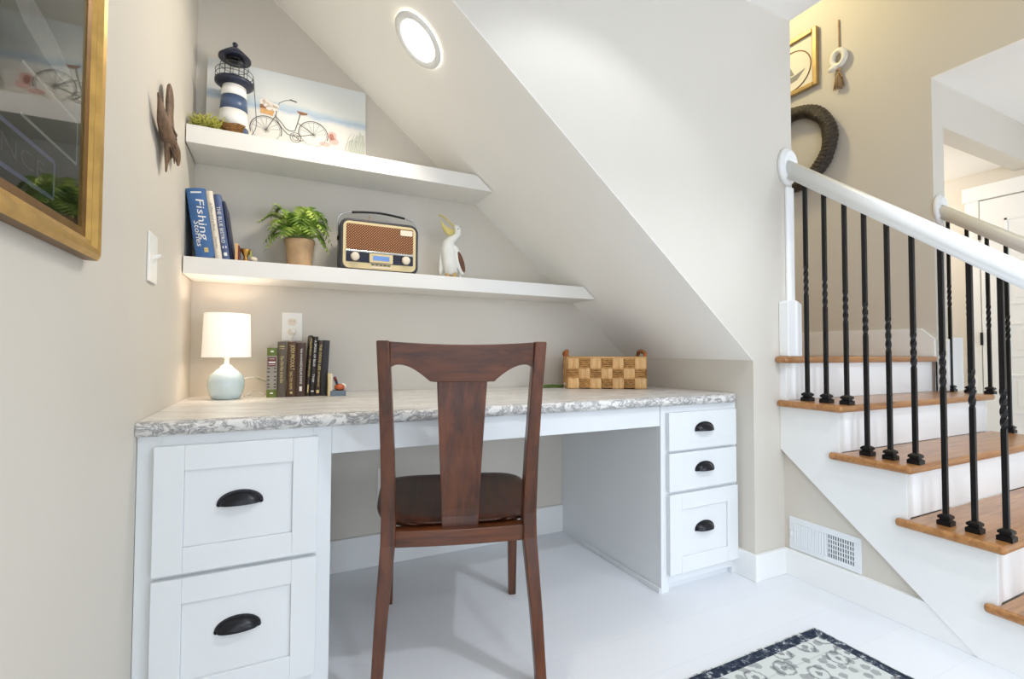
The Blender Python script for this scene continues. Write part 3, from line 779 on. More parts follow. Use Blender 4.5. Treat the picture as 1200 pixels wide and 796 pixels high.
cordp = [(LX + .05, LY + .02, ZT + .07), (LX + .085, LY + .06, ZT + .072), (-.035, 2.128, ZT + .05), (.0, 2.14, ZT + .06), (.03, 2.143, ZT + .15), (.046, 2.141, 1.0), (.047, 2.137, 1.013)]
def smooth_path(P, n=8):
    P = [Vector(p) for p in P]; out = []
    for i in range(len(P) - 1):
        p0, p1, p2, p3 = P[max(i - 1, 0)], P[i], P[i + 1], P[min(i + 2, len(P) - 1)]
        for k in range(n):
            t_ = k / n
            out.append(.5 * ((2 * p1) + (-p0 + p2) * t_ + (2 * p0 - 5 * p1 + 4 * p2 - p3) * t_ ** 2 + (-p0 + 3 * p1 - 3 * p2 + p3) * t_ ** 3))
    return out + [P[-1]]
b = MB(); b.tube(smooth_path(cordp), .0022, 8)
b.tube(smooth_path([(LX + .055, LY + .04, ZT + .004), (LX + .08, LY + .07, ZT + .02), (LX + .105, LY + .10, ZT + .012), (LX + .12, LY + .085, ZT + .004), (LX + .08, LY + .075, ZT + .003)]), .0022, 8)
b.build('power_cord', 'white', lp)
b = MB(); b.box(.038, .056, 2.136, YB - .006, 1.004, 1.022).build('plug', 'white', lp, bevel=.004)

# ------------------------------------------------------------------ outlets and switch
def outlet(label, x0, x1, z0, z1, y):
    o = thing('wall_outlet', label, 'outlet', ((x0 + x1) / 2, y, z0))
    MB().box(x0, x1, y - .005, y - .0003, z0, z1).build('cover_plate', 'white', o, bevel=.002)
    xm, zm = (x0 + x1) / 2, (z0 + z1) / 2
    for dz in (-.02, .02):
        rc = MB().prism([(xm + .017 * math.cos(a) , zm + dz + max(-.0135, min(.0135, .017 * math.sin(a)))) for a in [2 * PI * k / 24 for k in range(24)]], 'y', y - .0066, y - .004).build('receptacle', 'badge', o)
        b = MB(); b.box(xm - .0065, xm - .0045, y - .0072, y - .006, zm + dz, zm + dz + .007).box(xm + .0045, xm + .0065, y - .0072, y - .006, zm + dz, zm + dz + .007)
        b.build('slot', 'greyink', rc)
    return o
outlet('white outlet on the wall above the desk books, lamp plugged in', .005, .082, .972, 1.088, YB)
outlet('white outlet low on the kneehole wall behind the chair', .393, .463, .301, .418, YB)
sw = thing('light_switch', 'white light switch on the left wall below the carved bird', 'switch', (XL, 1.515, 1.105))
MB().box(XL + .0003, XL + .006, 1.472, 1.558, 1.105, 1.232).build('cover_plate', 'white', sw, bevel=.002)
MB().box(-.007, .016, -.006, .006, -.004, .004, T(XL + .008, 1.515, 1.170) @ RY(-.5)).build('toggle', 'white', sw, bevel=.001)

# ------------------------------------------------------------------ fern in a pot
PX, PY = .063, 2.035
fp = thing('potted_fern', 'leafy green fern in a sandy clay pot on the lower shelf', 'plant', (PX, PY, Z2 + .0002))
b = MB(); seg = 40; R = []
for r, z in ((.0435, .0002), (.0445, .004), (.0475, .05), (.052, .094), (.0555, .098), (.0565, .108), (.0535, .112), (.050, .108), (.049, .094), (.02, .092)):
    R.append([(PX + r * (1 + .018 * mnoise.noise((math.cos(2 * PI * i / seg) * 2, math.sin(2 * PI * i / seg) * 2, z * 30))) * math.cos(2 * PI * i / seg), PY + r * math.sin(2 * PI * i / seg), Z2 + z + (.002 * math.sin(5 * PI * i / seg) if z > .09 else 0)) for i in range(seg)])
b.rings(R).build('pot', 'pot', fp)
MB().lathe([(.047, .096), (.03, .100), (.004, .102)], 24, c=(PX, PY, Z2)).build('soil', 'soil', fp)
def frond(az, reach, rise, droop, n=13, wid=.04, tw=0):
    b = MB(); base = Vector((PX + .012 * math.cos(az), PY + .012 * math.sin(az), Z2 + .098))
    dirh = Vector((math.cos(az), math.sin(az), 0)); pts = []
    for i in range(n + 1):
        t_ = i / n
        p = base + dirh * reach * t_ + Vector((0, 0, rise * math.sin(PI * min(1, t_ * 1.15) * .62) - droop * t_ ** 2.2))
        p.y = min(p.y, YB - .012); pts.append(p)
    b.tube(pts, [.0014 * (1 - .7 * i / n) for i in range(n + 1)], 5)
    for i in range(2, n + 1):
        t_ = i / n; p = pts[i]; d = (pts[min(i + 1, n)] - pts[i - 1]).normalized()
        side = d.cross(Vector((0, 0, 1))).normalized(); upv = side.cross(d)
        ln = wid * (math.sin(PI * min(1, .16 + .84 * t_)) ** .7 + .1)
        for sg in (-1, 1):
            tip = p + side * sg * ln * .92 + d * ln * .45 + upv * (ln * (.12 - .3 * t_)) + Vector((0, 0, -ln * .12))
            if tip.y > YB - .006: tip.y = YB - .006
            m = p.lerp(tip, .45) + upv * .003
            w_ = d * (ln * .2)
            b._f(b.vs([p - d * .002, m - w_, tip, m + w_]))
    tipe = pts[n] + (pts[n] - pts[n - 1]) * .9
    b._f(b.vs([pts[n] - side * .004, tipe, pts[n] + side * .004]))
    o = b.build('frond', 'fern', fp, fix=False); return o
FR = [(3.25, .135, .125, .05), (2.75, .11, .165, .05), (3.75, .12, .10, .07), (4.15, .105, .07, .065), (3.5, .115, .06, .10), (2.2, .06, .14, .02), (4.7, .08, .12, .07),
      (5.1, .09, .085, .06), (5.6, .115, .10, .07), (6.0, .105, .14, .075), (.25, .11, .125, .10), (.05, .095, .09, .11), (.6, .10, .15, .05), (1.2, .06, .165, .02), (5.35, .08, .14, .05), (4.4, .05, .10, .02), (2.95, .07, .11, .02), (5.85, .10, .06, .09), (.9, .075, .12, .03), (3.0, .115, .09, .09)]
for az, re, ri, dr in FR: frond(az, re, ri, dr, n=12, wid=.047)

# ------------------------------------------------------------------ radio
RX0, RX1, RY0, RY1 = .206, .523, 1.985, 2.075
rd = thing('retro_radio', 'retro radio with brown woven grille and carry handle on the lower shelf', 'radio', ((RX0 + RX1) / 2, (RY0 + RY1) / 2, Z2 + .0002))
def rrect(x0, x1, z0, z1, r, n=6):
    P = []
    for cx, cz, a0 in ((x1 - r, z1 - r, 0), (x0 + r, z1 - r, PI / 2), (x0 + r, z0 + r, PI), (x1 - r, z0 + r, 1.5 * PI)):
        for k in range(n + 1): P.append((cx + r * math.cos(a0 + PI / 2 * k / n), cz + r * math.sin(a0 + PI / 2 * k / n)))
    return P
zr0, zr1 = Z2 + .0002, Z2 + .214
MB().prism(rrect(RX0, RX1, zr0, zr1, .034), 'y', RY0 + .006, RY1).build('case', 'radiobody', rd, bevel=.006, bseg=3)
b = MB(); o_ = rrect(RX0 + .012, RX1 - .012, zr0 + .012, zr1 - .013, .024); i_ = rrect(RX0 + .020, RX1 - .020, zr0 + .034, zr1 - .022, .012)
b.prism(o_, 'y', RY0, RY0 + .0075).build('front_bezel', 'cream', rd, bevel=.0015)
gz0, gz1 = zr0 + .087, zr1 - .024
MB().prism(rrect(RX0 + .024, RX1 - .024, gz0, gz1, .007), 'y', RY0 - .002, RY0 + .002).build('speaker_grille', 'grille', rd)
MB().prism(rrect(RX1 - .078, RX1 - .028, gz1 - .028, gz1 - .005, .003), 'y', RY0 - .0045, RY0 - .001).build('badge', 'badge', rd)
MB().box(RX0 + .022, RX1 - .022, RY0 - .003, RY0 + .002, gz0 - .0085, gz0 - .003).build('chrome_strip', 'chrome', rd, bevel=.001)
MB().prism(rrect(RX0 + .024, RX1 - .024, zr0 + .037, gz0 - .010, .004), 'y', RY0 - .0022, RY0 + .002).build('control_panel', 'radionavy', rd)
xm = (RX0 + RX1) / 2
dsp = MB().prism(rrect(xm - .044, xm + .050, zr0 + .039, gz0 - .011, .003), 'y', RY0 - .004, RY0 - .001).build('display_frame', 'cream', rd)
MB().box(xm - .030, xm + .036, RY0 - .0046, RY0 - .003, zr0 + .048, gz0 - .020).build('display_screen', 'screen', dsp)
for kx in (RX0 + .058, RX1 - .055):
    M4 = T(kx, RY0 - .002, zr0 + .058) @ RX(PI / 2)
    MB().lathe([(.0175, 0), (.0175, .006), (.0165, .010), (.0155, .015), (.013, .017), (.001, .0175)], 28, M4=M4).build('dial_knob', 'badge', rd)
for k in range(5):
    MB().box(xm - .036 + k * .016, xm - .024 + k * .016, RY0 - .003, RY0 + .001, zr0 + .0285, zr0 + .0325).build('push_button', 'radiobody', rd)
MB().box(xm - .036, xm + .046, RY0 - .0016, RY0 + .001, zr0 + .019, zr0 + .0235).build('label_strip', 'badge', rd)
ym = (RY0 + RY1) / 2
hp = [(RX0 - .003, ym, zr1 - .075), (RX0 - .004, ym, zr1 - .035), (RX0 - .002, ym, zr1 + .004), (RX0 + .012, ym, zr1 + .022), (RX0 + .05, ym, zr1 + .034), (xm - .03, ym, zr1 + .043), (xm + .03, ym, zr1 + .043),
      (RX1 - .05, ym, zr1 + .034), (RX1 - .012, ym, zr1 + .022), (RX1 + .002, ym, zr1 + .004), (RX1 + .004, ym, zr1 - .035), (RX1 + .003, ym, zr1 - .075)]
sp_ = smooth_path(hp, 6)
hd = MB().tube(sp_, .0028, 10, up=(0, 1, 0)).build('carry_handle', 'chrome', rd)
MB().tube([p for p in sp_ if RX0 + .045 < p.x < RX1 - .045], .0048, 10, up=(0, 1, 0)).build('handle_grip', 'black', hd)
for px_ in (RX0, RX1):
    MB().lathe([(.009, -.006), (.009, .006)], 16, M4=T(px_, ym, zr1 - .078) @ RY(PI / 2)).build('handle_pivot', 'black', rd)
MB().tube([(RX0 + .115, RY1 - .012, zr1 - .004), (RX0 + .127, RY1 - .012, zr1 + .036)], .0016, 8).build('antenna', 'brass', rd)

# ------------------------------------------------------------------ pelican figurine
GX, GY = .682, 2.03
pe = thing('pelican_figurine', 'white carved pelican figurine with open yellow bill on the lower shelf', 'figurine', (GX, GY, Z2 + .0002))
z = Z2
body = [(GX + .010, GY, z + .016, .012, .012), (GX + .004, GY, z + .030, .030, .026), (GX - .002, GY, z + .060, .036, .032), (GX - .008, GY, z + .095, .036, .033), (GX - .012, GY, z + .128, .032, .030), (GX - .010, GY, z + .152, .026, .025),
        (GX + .002, GY, z + .168, .018, .018), (GX + .018, GY, z + .180, .014, .0145), (GX + .030, GY, z + .194, .0145, .0145), (GX + .030, GY, z + .211, .016, .0155), (GX + .023, GY, z + .225, .0135, .013), (GX + .016, GY, z + .233, .005, .005)]
R = []
for i, (x, y, zz, ru, rv) in enumerate(body):
    p = Vector((x, y, zz)); q0 = Vector(body[max(0, i - 1)][:3]); q1 = Vector(body[min(len(body) - 1, i + 1)][:3]); d = (q1 - q0).normalized()
    a = Vector((0, 1, 0)); c_ = d.cross(a).normalized()
    R.append([p + c_ * (ru * math.cos(2 * PI * k / 20)) + a * (rv * math.sin(2 * PI * k / 20)) for k in range(20)])
MB().rings(R).build('body', 'pelican', pe)
MB().tube(smooth_path([(GX + .020, GY, z + .217), (GX - .004, GY, z + .240), (GX - .030, GY, z + .258), (GX - .050, GY, z + .266), (GX - .055, GY, z + .2655)]), .0046, 10, squash=.8).build('upper_bill', 'bill', pe)
b = MB(); R = []
for x, zz, hw, dp in ((GX + .019, z + .212, .007, .016), (GX + .008, z + .210, .010, .026), (GX - .012, z + .213, .010, .028), (GX - .030, z + .222, .007, .020), (GX - .046, z + .239, .002, .005), (GX - .051, z + .246, .001, .002)):
    R.append([(x + dp * .45 * min(0, math.sin(2 * PI * k / 14)) * .5, GY + hw * math.cos(2 * PI * k / 14), zz + (dp * math.sin(2 * PI * k / 14) if math.sin(2 * PI * k / 14) < 0 else .004 * math.sin(2 * PI * k / 14))) for k in range(14)])
b.rings(R).build('bill_pouch', 'bill', pe)
for sg in (-1, 1):
    MB().ball((GX + .028, GY + sg * .0145, z + .214), .0024, 8, 6).build('eye', 'navy', pe)
# wings folded back: one towards the viewer, one behind
def wingm(x, y, tilt, rx, rz): return T(x, y, z + .082) @ RY(tilt)
MB().ball((0, 0, 0), (.020, .009, .064), 16, 12, M4=wingm(GX + .030, GY - .020, .28 - .62, .0, 0)).build('wing', 'pelican', pe)
MB().ball((0, 0, 0), (.0125, .008, .046), 16, 12, M4=wingm(GX + .033, GY - .0255, .28 - .62, .0, 0) @ T(.004, 0, -.010)).build('wing_patch', 'wing', pe)
MB().ball((0, 0, 0), (.014, .009, .062), 16, 12, M4=wingm(GX - .036, GY + .014, .12, .0, 0)).build('wing', 'pelican', pe)
MB().ball((0, 0, 0), (.008, .006, .03), 12, 8, M4=T(GX + .044, GY, z + .0305)).build('tail', 'pelican', pe)
for dx, dy in ((-.016, -.006), (.012, -.014)):
    b = MB().lathe([(.011, .0002), (.0115, .010), (.010, .020), (.008, .030)], 14, c=(GX + dx, GY + dy, z)); b.ball((GX + dx - .006, GY + dy - .006, z + .006), (.012, .010, .0055), 12, 8); b.build('foot', 'legs', pe)

for o_ in pe.children:                                        # slightly taller and slimmer
    for v_ in o_.data.vertices: v_.co.z *= 1.07
# ------------------------------------------------------------------ lighthouse
HX, HY = -.170, 2.042; z = Z1 + .0002
lh = thing('lighthouse_figurine', 'white and blue metal lighthouse figurine with black roof on the upper shelf', 'figurine', (HX, HY, z))
def rbody(h): return .053 - .013 * (h / .20)
MB().lathe([(.0555, 0), (.0555, .010), (.054, .012)], 36, c=(HX, HY, z)).build('base', 'lhwhite', lh)
for h0, h1, m_ in ((.012, .050, 'lhblue'), (.050, .112, 'lhwhite'), (.112, .166, 'lhblue'), (.166, .206, 'lhwhite')):
    MB().lathe([(rbody(h0), h0), (rbody(h1), h1)], 36, c=(HX, HY, z)).build('tower_band', m_, lh)['label'] = 'blue painted tower band' if m_ == 'lhblue' else 'white tower band'
b = MB()
for k, a in enumerate((-1.15, -1.55)):
    for hh in (.030,):
        c0 = Vector((HX + rbody(hh) * math.cos(a), HY + rbody(hh) * math.sin(a), z + hh))
        b.box(-.007, .007, -.001, .0012, -.011, .011, T(*c0) @ RZ(a + PI / 2))
b.build('door_panel', 'arttan', lh)
MB().lathe([(.036, .206), (.052, .210), (.064, .218), (.064, .228), (.060, .228), (.058, .221), (.03, .219)], 36, c=(HX, HY, z)).build('gallery', 'navy', lh)
b = MB()
for hh, rr_ in ((.246, .062), (.262, .062), (.286, .047)):
    b.tube([(HX + rr_ * math.cos(2 * PI * i / 36), HY + rr_ * math.sin(2 * PI * i / 36), z + hh) for i in range(37)], .0011, 6)
for i in range(8):
    a = 2 * PI * i / 8; b.tube([(HX + .062 * math.cos(a), HY + .062 * math.sin(a), z + .224), (HX + .062 * math.cos(a), HY + .062 * math.sin(a), z + .262)], .0010, 6)
b.build('gallery_railing', 'steel', lh)
b = MB()
for i in range(4):
    a = 2 * PI * i / 4 + .5; b.tube([(HX + .034 * math.cos(a), HY + .034 * math.sin(a), z + .222), (HX + .034 * math.cos(a), HY + .034 * math.sin(a), z + .335)], .0017, 8)
b.build('lantern_post', 'steel', lh)
MB().lathe([(.050, .316), (.054, .314), (.054, .320), (.036, .338), (.014, .357), (.007, .361), (.007, .368), (.010, .372), (.007, .378), (.001, .380)], 36, c=(HX, HY, z)).build('roof', 'navy', lh)
b = MB(); b.ball((HX, HY, z + .312), (.030, .030, .010), 20, 8).build('lantern', 'black', lh)
b = MB(); b.tube(smooth_path([(HX + .062, HY - .012, z + .262), (HX + .066, HY - .018, z + .215), (HX + .073, HY - .024, z + .13), (HX + .076, HY - .026, z + .07), (HX + .066, HY - .03, z + .035), (HX + .055, HY - .028, z + .02)]), .0013, 6).build('hanging_chain', 'steel', lh)

# ------------------------------------------------------------------ moss sprigs and nest
mo = MB(); r2 = random.Random(3)
for i in range(230):
    t_ = r2.random(); cx = -.288 + .085 * t_; cy = 1.968 + r2.uniform(-.02, .016); cz = Z1 + .0025 + r2.uniform(0, .026) * (1 - abs(t_ - .5))
    a = r2.uniform(0, 2 * PI); L = r2.uniform(.02, .052); el = r2.uniform(-.02, 1.1)
    p0 = Vector((cx, cy, cz)); dv = Vector((math.cos(a) * math.cos(el), math.sin(a) * math.cos(el) * .8, math.sin(el)))
    p2 = p0 + dv * L; p2.x = max(p2.x, XL + .004); p2.z = max(p2.z, Z1 + .002); p2.y = min(p2.y, 1.99); p1 = (p0 + p2) / 2 + Vector((0, 0, .004))
    w_ = r2.uniform(.0022, .0044)
    mo.tube([p0, p1, p2], [w_ * .7, w_, w_ * .3], 5, squash=.5)
o = mo.build('moss_clump', 'moss', loc=(-.245, 1.975, Z1)); tag(o, 'yellow green moss sprigs at the left end of the upper shelf', 'moss')
ne = MB(); r2 = random.Random(5); NX, NY = -.168, 1.965
for i in range(90):
    a0 = r2.uniform(0, 2 * PI); sw_ = r2.uniform(1.0, 2.6); h = r2.uniform(0, 1); rad = .020 + .024 * h ** .7 + r2.uniform(-.002, .004); dz = r2.uniform(-.006, .006)
    P = []
    for k in range(9):
        a = a0 + sw_ * k / 8; P.append((NX + rad * .92 * math.cos(a), NY + min(rad, .05) * .42 * math.sin(a), max(Z1 + .0025, Z1 + .003 + .024 * h + .010 * abs(math.cos(a)) * h + dz * math.sin(PI * k / 8))))
    ne.tube(P, .0017, 5)
o = ne.build('bird_nest', 'nest', loc=(NX, NY, Z1)); tag(o, 'small brown twig nest in front of the lighthouse', 'nest')

# ------------------------------------------------------------------ beach canvas
CX0, CX1, CH = -.267, .319, .351
lean = math.radians(5); cv = Matrix.Translation((0, 2.101, Z1 + .0022)) @ RX(-lean)
c0 = Vector((0, 2.101, Z1 + .0022))
b = MB(); b.box(CX0, CX1, 0, .016, .0, CH)
def ln(P, w_, mi, y=-.0008):                     # flat pen stroke on the canvas face
    b.mi = mi
    for p, q in zip(P, P[1:]):
        p = Vector((p[0], 0, p[1])); q = Vector((q[0], 0, q[1])); d = q - p
        if d.length < 1e-6: continue
        n_ = Vector((-d.z, 0, d.x)).normalized() * w_ / 2
        b.poly([(v_.x, y, v_.z) for v_ in (p - n_, q - n_, q + n_, p + n_)])
def blob(x, z_, rx, rz, mi, y=-.0006, wob=.12, seed=0):
    b.mi = mi; b.poly([(x + rx * math.cos(2 * PI * k / 20) * (1 + wob * mnoise.noise((k * .9, seed, 1))), y, z_ + rz * math.sin(2 * PI * k / 20) * (1 + wob * mnoise.noise((k * .9, seed, 5)))) for k in range(20)])
def circ(x, z_, r, w_, mi, a0=0, a1=2 * PI): ln([(x + r * math.cos(a0 + (a1 - a0) * k / 28), z_ + r * math.sin(a0 + (a1 - a0) * k / 28)) for k in range(29)], w_, mi)
ART = ['canvas', 'artline', 'artdark', 'artbrown', 'arttan', 'artflower', 'pink', 'pinkd', 'artgrass']
w1, w2 = (-.064, .098), (.110, .114); WR = .056
blob(.282, .085, .034, .05, 8, -.0003, wob=.5); blob(.30, .115, .018, .045, 8, -.0004, wob=.5, seed=3)
for k in range(22): ln([(.228 + k * .004, .05), (.238 + k * .0038, .095 + .03 * ((k * 7) % 5) / 5), (.256 + k * .0028, .12 + .06 * ((k * 3) % 4) / 4)], .0009, 8 if k % 2 else 1, -.001)
blob(.19, .10, .02, .016, 6, -.0005); blob(.155, .082, .022, .010, 6, -.0005, seed=2); blob(.183, .124, .018, .018, 6, -.0005, seed=5); blob(.180, .118, .009, .015, 7, -.0009, seed=4)
for (wx, wz) in (w1, w2):
    circ(wx, wz, WR, .0032, 2, -.1 * PI, PI * 1.1); circ(wx, wz, WR * .9, .0014, 1)
    for k in range(7): a = PI * k / 7 + .2; ln([(wx + WR * .88 * math.cos(a), wz + WR * .88 * math.sin(a)), (wx - WR * .25 * math.cos(a), wz - WR * .25 * math.sin(a))], .0014, 1)
ln([(-.064, .098), (-.03, .165), (-.026, .195)], .0036, 1)
ln([(-.034, .166), (-.006, .135), (.006, .118), (.022, .110), (.04, .114), (.050, .15), (.060, .195)], .0042, 1)
ln([(-.032, .158), (-.01, .12), (.012, .096), (.045, .090)], .0036, 1)
ln([(.052, .15), (.085, .13), (.110, .114), (.045, .09)], .0034, 1); circ(.043, .087, .020, .003, 1); circ(.043, .087, .012, .0025, 1)
ln([(.032, .100), (.06, .075), (.072, .08)], .0024, 2)
ln([(-.026, .195), (-.018, .222), (.006, .238), (.026, .244)], .003, 1); ln([(.020, .245), (.046, .240)], .005, 2)
b.mi = 3; b.poly([(.046, -.001, .203), (.088, -.001, .200), (.084, -.001, .192), (.066, -.001, .188), (.052, -.001, .194)])
b.mi = 4; b.poly([(-.085, -.001, .165), (-.085, -.001, .186), (-.036, -.001, .182), (-.04, -.001, .160)])
b.mi = 3; b.poly([(-.088, -.0012, .186), (-.084, -.0012, .207), (-.062, -.0012, .192), (-.034, -.0012, .184)])
for x, z_ in ((-.079, .212), (-.064, .203), (-.049, .206), (-.034, .194), (-.055, .192), (-.067, .217), (-.030, .204)): blob(x, z_, .0115, .011, 5, -.0014, seed=x * 40)
b.xf(cv)
o = b.build('canvas_print', ART, loc=c0, fix=False); tag(o, 'beach canvas print of a bicycle leaning on the upper shelf wall', 'picture')

# ------------------------------------------------------------------ carved bird on the left wall
cb = thing('carved_bird', 'brown carved wooden flying bird mounted on the left wall', 'wall sculpture', (XL, 1.59, 1.54))
X0 = XL + .017
def flat_tube(P, prof, name, sq=.4, n=7):
    P = smooth_path([Vector(p) for p in P], n); m = len(P) - 1; rads = []
    for i in range(m + 1):
        t_ = i / m * (len(prof) - 1); k = min(int(t_), len(prof) - 2); rads.append(prof[k] + (prof[k + 1] - prof[k]) * (t_ - k))
    return MB().tube(P, rads, 12, squash=sq, up=(1, 0, 0)).build(name, 'carved', cb)
flat_tube([(X0 + .001, 1.600, 1.668), (X0 + .003, 1.585, 1.63), (X0 + .003, 1.585, 1.58), (X0 + .004, 1.60, 1.53), (X0 + .004, 1.60, 1.49)], [.010, .030, .034, .032, .034, .030, .022], 'upper_wing', .24)
flat_tube([(X0 + .002, 1.452, 1.578), (X0 + .003, 1.47, 1.562), (X0 + .005, 1.495, 1.530), (X0 + .006, 1.55, 1.510), (X0 + .006, 1.62, 1.515)], [.003, .007, .013, .022, .026, .024, .014], 'body', .6)
flat_tube([(X0 + .006, 1.59, 1.530), (X0 + .006, 1.575, 1.490), (X0 + .003, 1.570, 1.455), (X0 - .002, 1.585, 1.422)], [.030, .042, .038, .026, .013, .006], 'lower_wing', .26)
flat_tube([(X0 + .006, 1.63, 1.545), (X0 + .003, 1.67, 1.530), (X0 + .002, 1.715, 1.515), (X0 + .002, 1.722, 1.488)], [.010, .013, .020, .024, .018, .006], 'tail', .35)
for k in range(6):
    zf = 1.478 + k * .013
    MB().tube([(X0 + .013, 1.545 + k * .004, zf), (X0 + .0175, 1.575 + k * .003, zf - .012), (X0 + .012, 1.612, zf - .020)], [.0015, .0042, .0015], 6).build('feather', 'carved', cb)
# ------------------------------------------------------------------ gilt picture on the left wall
gp = thing('framed_picture', 'gold framed dark print under glass on the left wall', 'picture', (XL, .74, 1.085))
gy0, gy1, gz0, gz1 = .43, 1.052, 1.083, 1.80; mw = .046
def moulding(parent, y0, y1, z0, z1, mw, depth, mats):
    sec = [(0, .0), (0, depth * .75), (mw * .16, depth), (mw * .38, depth * .92), (mw * .5, depth * .62), (mw * .62, depth * .66), (mw * .72, depth * .42), (mw, depth * .36), (mw, 0)]
    cs = [(y0, z0, 1, 1), (y1, z0, -1, 1), (y1, z1, -1, -1), (y0, z1, 1, -1)]
    b = MB(); ring = [[b.bm.verts.new((XL + .001 + h, cy + sy * o_, cz + sz * o_)) for o_, h in sec] for cy, cz, sy, sz in cs]
    n = len(sec)
    for k in range(4):
        A, B = ring[k], ring[(k + 1) % 4]
        for i in range(n):
            b.mi = 1 if i in (6, 0) else 0
            b._f([A[i], A[(i + 1) % n], B[(i + 1) % n], B[i]])
    return b.build('frame', mats, parent)
moulding(gp, gy0, gy1, gz0, gz1, mw, .024, ['frame_gold', 'frame_dark'])
XP = XL + .0075
b = MB(); b.box(XL + .002, XP, gy0 + mw - .004, gy1 - mw + .004, gz0 + mw - .004, gz1 - mw + .004)
def stroke(P, w_, mi, k=0):
    b.mi = mi
    for p, q in zip(P, P[1:]):
        p = Vector((p[0], p[1])); q = Vector((q[0], q[1])); d = (q - p).normalized(); n_ = Vector((-d.y, d.x)) * w_ / 2
        b.poly([(XP + .0003 + k, v_.x, v_.y) for v_ in (p - n_, q - n_, q + n_, p + n_)])
# printed lavender-bordered sign with lettering, a pale band and a pale wading bird
stroke([(.50, 1.199), (.902, 1.199), (.902, 1.146), (.50, 1.146)], .006, 1)
stroke([(.80, 1.225), (.982, 1.225), (.982, 1.292), (.80, 1.292)], .0045, 2)
b.mi = 3; b.text('ANCE', .034, T(XP + .0004, .79, 1.172) @ RZ(PI / 2) @ RX(PI / 2), width=.16)
b.mi = 2
hp_ = [(.64, 1.432, .006), (.70, 1.418, .012), (.75, 1.385, .020), (.80, 1.362, .028), (.86, 1.352, .030), (.91, 1.346, .024), (.95, 1.342, .012), (.975, 1.340, .003)]
b.poly([(XP + .0003, y, z_ + h_) for y, z_, h_ in hp_] + [(XP + .0003, y, z_ - h_ * .7) for y, z_, h_ in hp_[::-1]])
o = b.build('print', ['print', 'lavender', 'heron', 'sagedark'], gp, fix=False)
MB().poly([(XP + .002, y, z_) for y, z_ in ((gy0 + mw - .003, gz0 + mw - .003), (gy1 - mw + .003, gz0 + mw - .003), (gy1 - mw + .003, gz1 - mw + .003), (gy0 + mw - .003, gz1 - mw + .003))]).build('glass_pane', 'glass', gp)

# ------------------------------------------------------------------ woven basket on the desk
bk = thing('woven_basket', 'rectangular woven straw basket with cane handles on the desk', 'basket', (1.40, 1.843, ZT + .0002), math.radians(-27))
BW, BD, BH = .185, .19, .152
def pad(b, x0, x1, z0, z1, M4, out=.007, nx=4, nz=4):
    rows = []
    for i in range(nx + 1):
        row = []
        for j in range(nz + 1):
            u, v_ = i / nx, j / nz; bul = out * (max(0, math.sin(PI * (.08 + .84 * u))) ** .6) * (max(0, math.sin(PI * (.06 + .88 * v_))) ** .4)
            row.append(M4 @ Vector((x0 + (x1 - x0) * u, -bul, z0 + (z1 - z0) * v_)))
        rows.append(row)
    b.rings(rows, close=False)
b = MB(); b.mi = 2
wt = .010
b.box(-BW + .002, BW - .002, .003, .003 + wt, .002, BH).box(-BW + .002, BW - .002, BD - .003 - wt, BD - .003, .002, BH).box(-BW + .002, -BW + .002 + wt, .003 + wt, BD - .003 - wt, .002, BH).box(BW - .002 - wt, BW - .002, .003 + wt, BD - .003 - wt, .002, BH)
b.box(-BW + .012, BW - .012, .013, BD - .013, .0005, .008)
def face(width, M4, cols, phase):
    cw = width / cols; rh = (BH - .012) / 3
    for r in range(3):
        for c_ in range(cols):
            x0, x1 = -width / 2 + c_ * cw, -width / 2 + (c_ + 1) * cw; z0, z1 = .004 + r * rh, .004 + (r + 1) * rh
            if (r + c_ + phase) % 2 == 0:
                b.mi = 0
                for q in range(2): pad(b, x0 + q * cw / 2 - .001, x0 + (q + 1) * cw / 2 + .0005, z0 - .002, z1 + .002, M4, .0085)
            else:
                b.mi = 1
                for q in range(5):
                    zc = z0 + rh * (q + .5) / 5
                    pts = [M4 @ Vector((x0 + cw * k / 6 - .001, -.001 - .0035 * math.sin(PI * k / 6) + .0006 * math.sin(k * 2.1 + q), zc + .0008 * math.sin(k * 1.7 + q * 2))) for k in range(7)]
                    b.tube(pts, rh / 10.5, 7)
face(2 * BW, T(0, 0, 0), 7, 0); face(2 * BW, T(0, BD, 0) @ RZ(PI), 7, 0)
face(BD, T(-BW, BD / 2, 0) @ RZ(-PI / 2), 4, 1); face(BD, T(BW, BD / 2, 0) @ RZ(PI / 2), 4, 1)
b.mi = 0
b.tube([(-BW, .004, BH - .004), (BW, .004, BH - .004), (BW, BD - .004, BH - .004), (-BW, BD - .004, BH - .004), (-BW, .004, BH - .004)], .006, 8)
b.build('basket_body', ['straw', 'strand', 'strandgap'], bk, local=True, smooth=False)
for sx in (-1, 1):
    P = smooth_path([(sx * (BW - .006), BD * .14, BH - .01), (sx * (BW + .004), BD * .14, BH + .014), (sx * (BW - .002), BD * .32, BH + .026), (sx * (BW - .002), BD * .68, BH + .026), (sx * (BW + .004), BD * .86, BH + .014), (sx * (BW - .006), BD * .86, BH - .01)], 8)
    MB().tube(P, [.0085 + .0012 * math.sin(i * 2.2) for i in range(len(P))], 10).build('handle', 'wraph', bk, local=True)

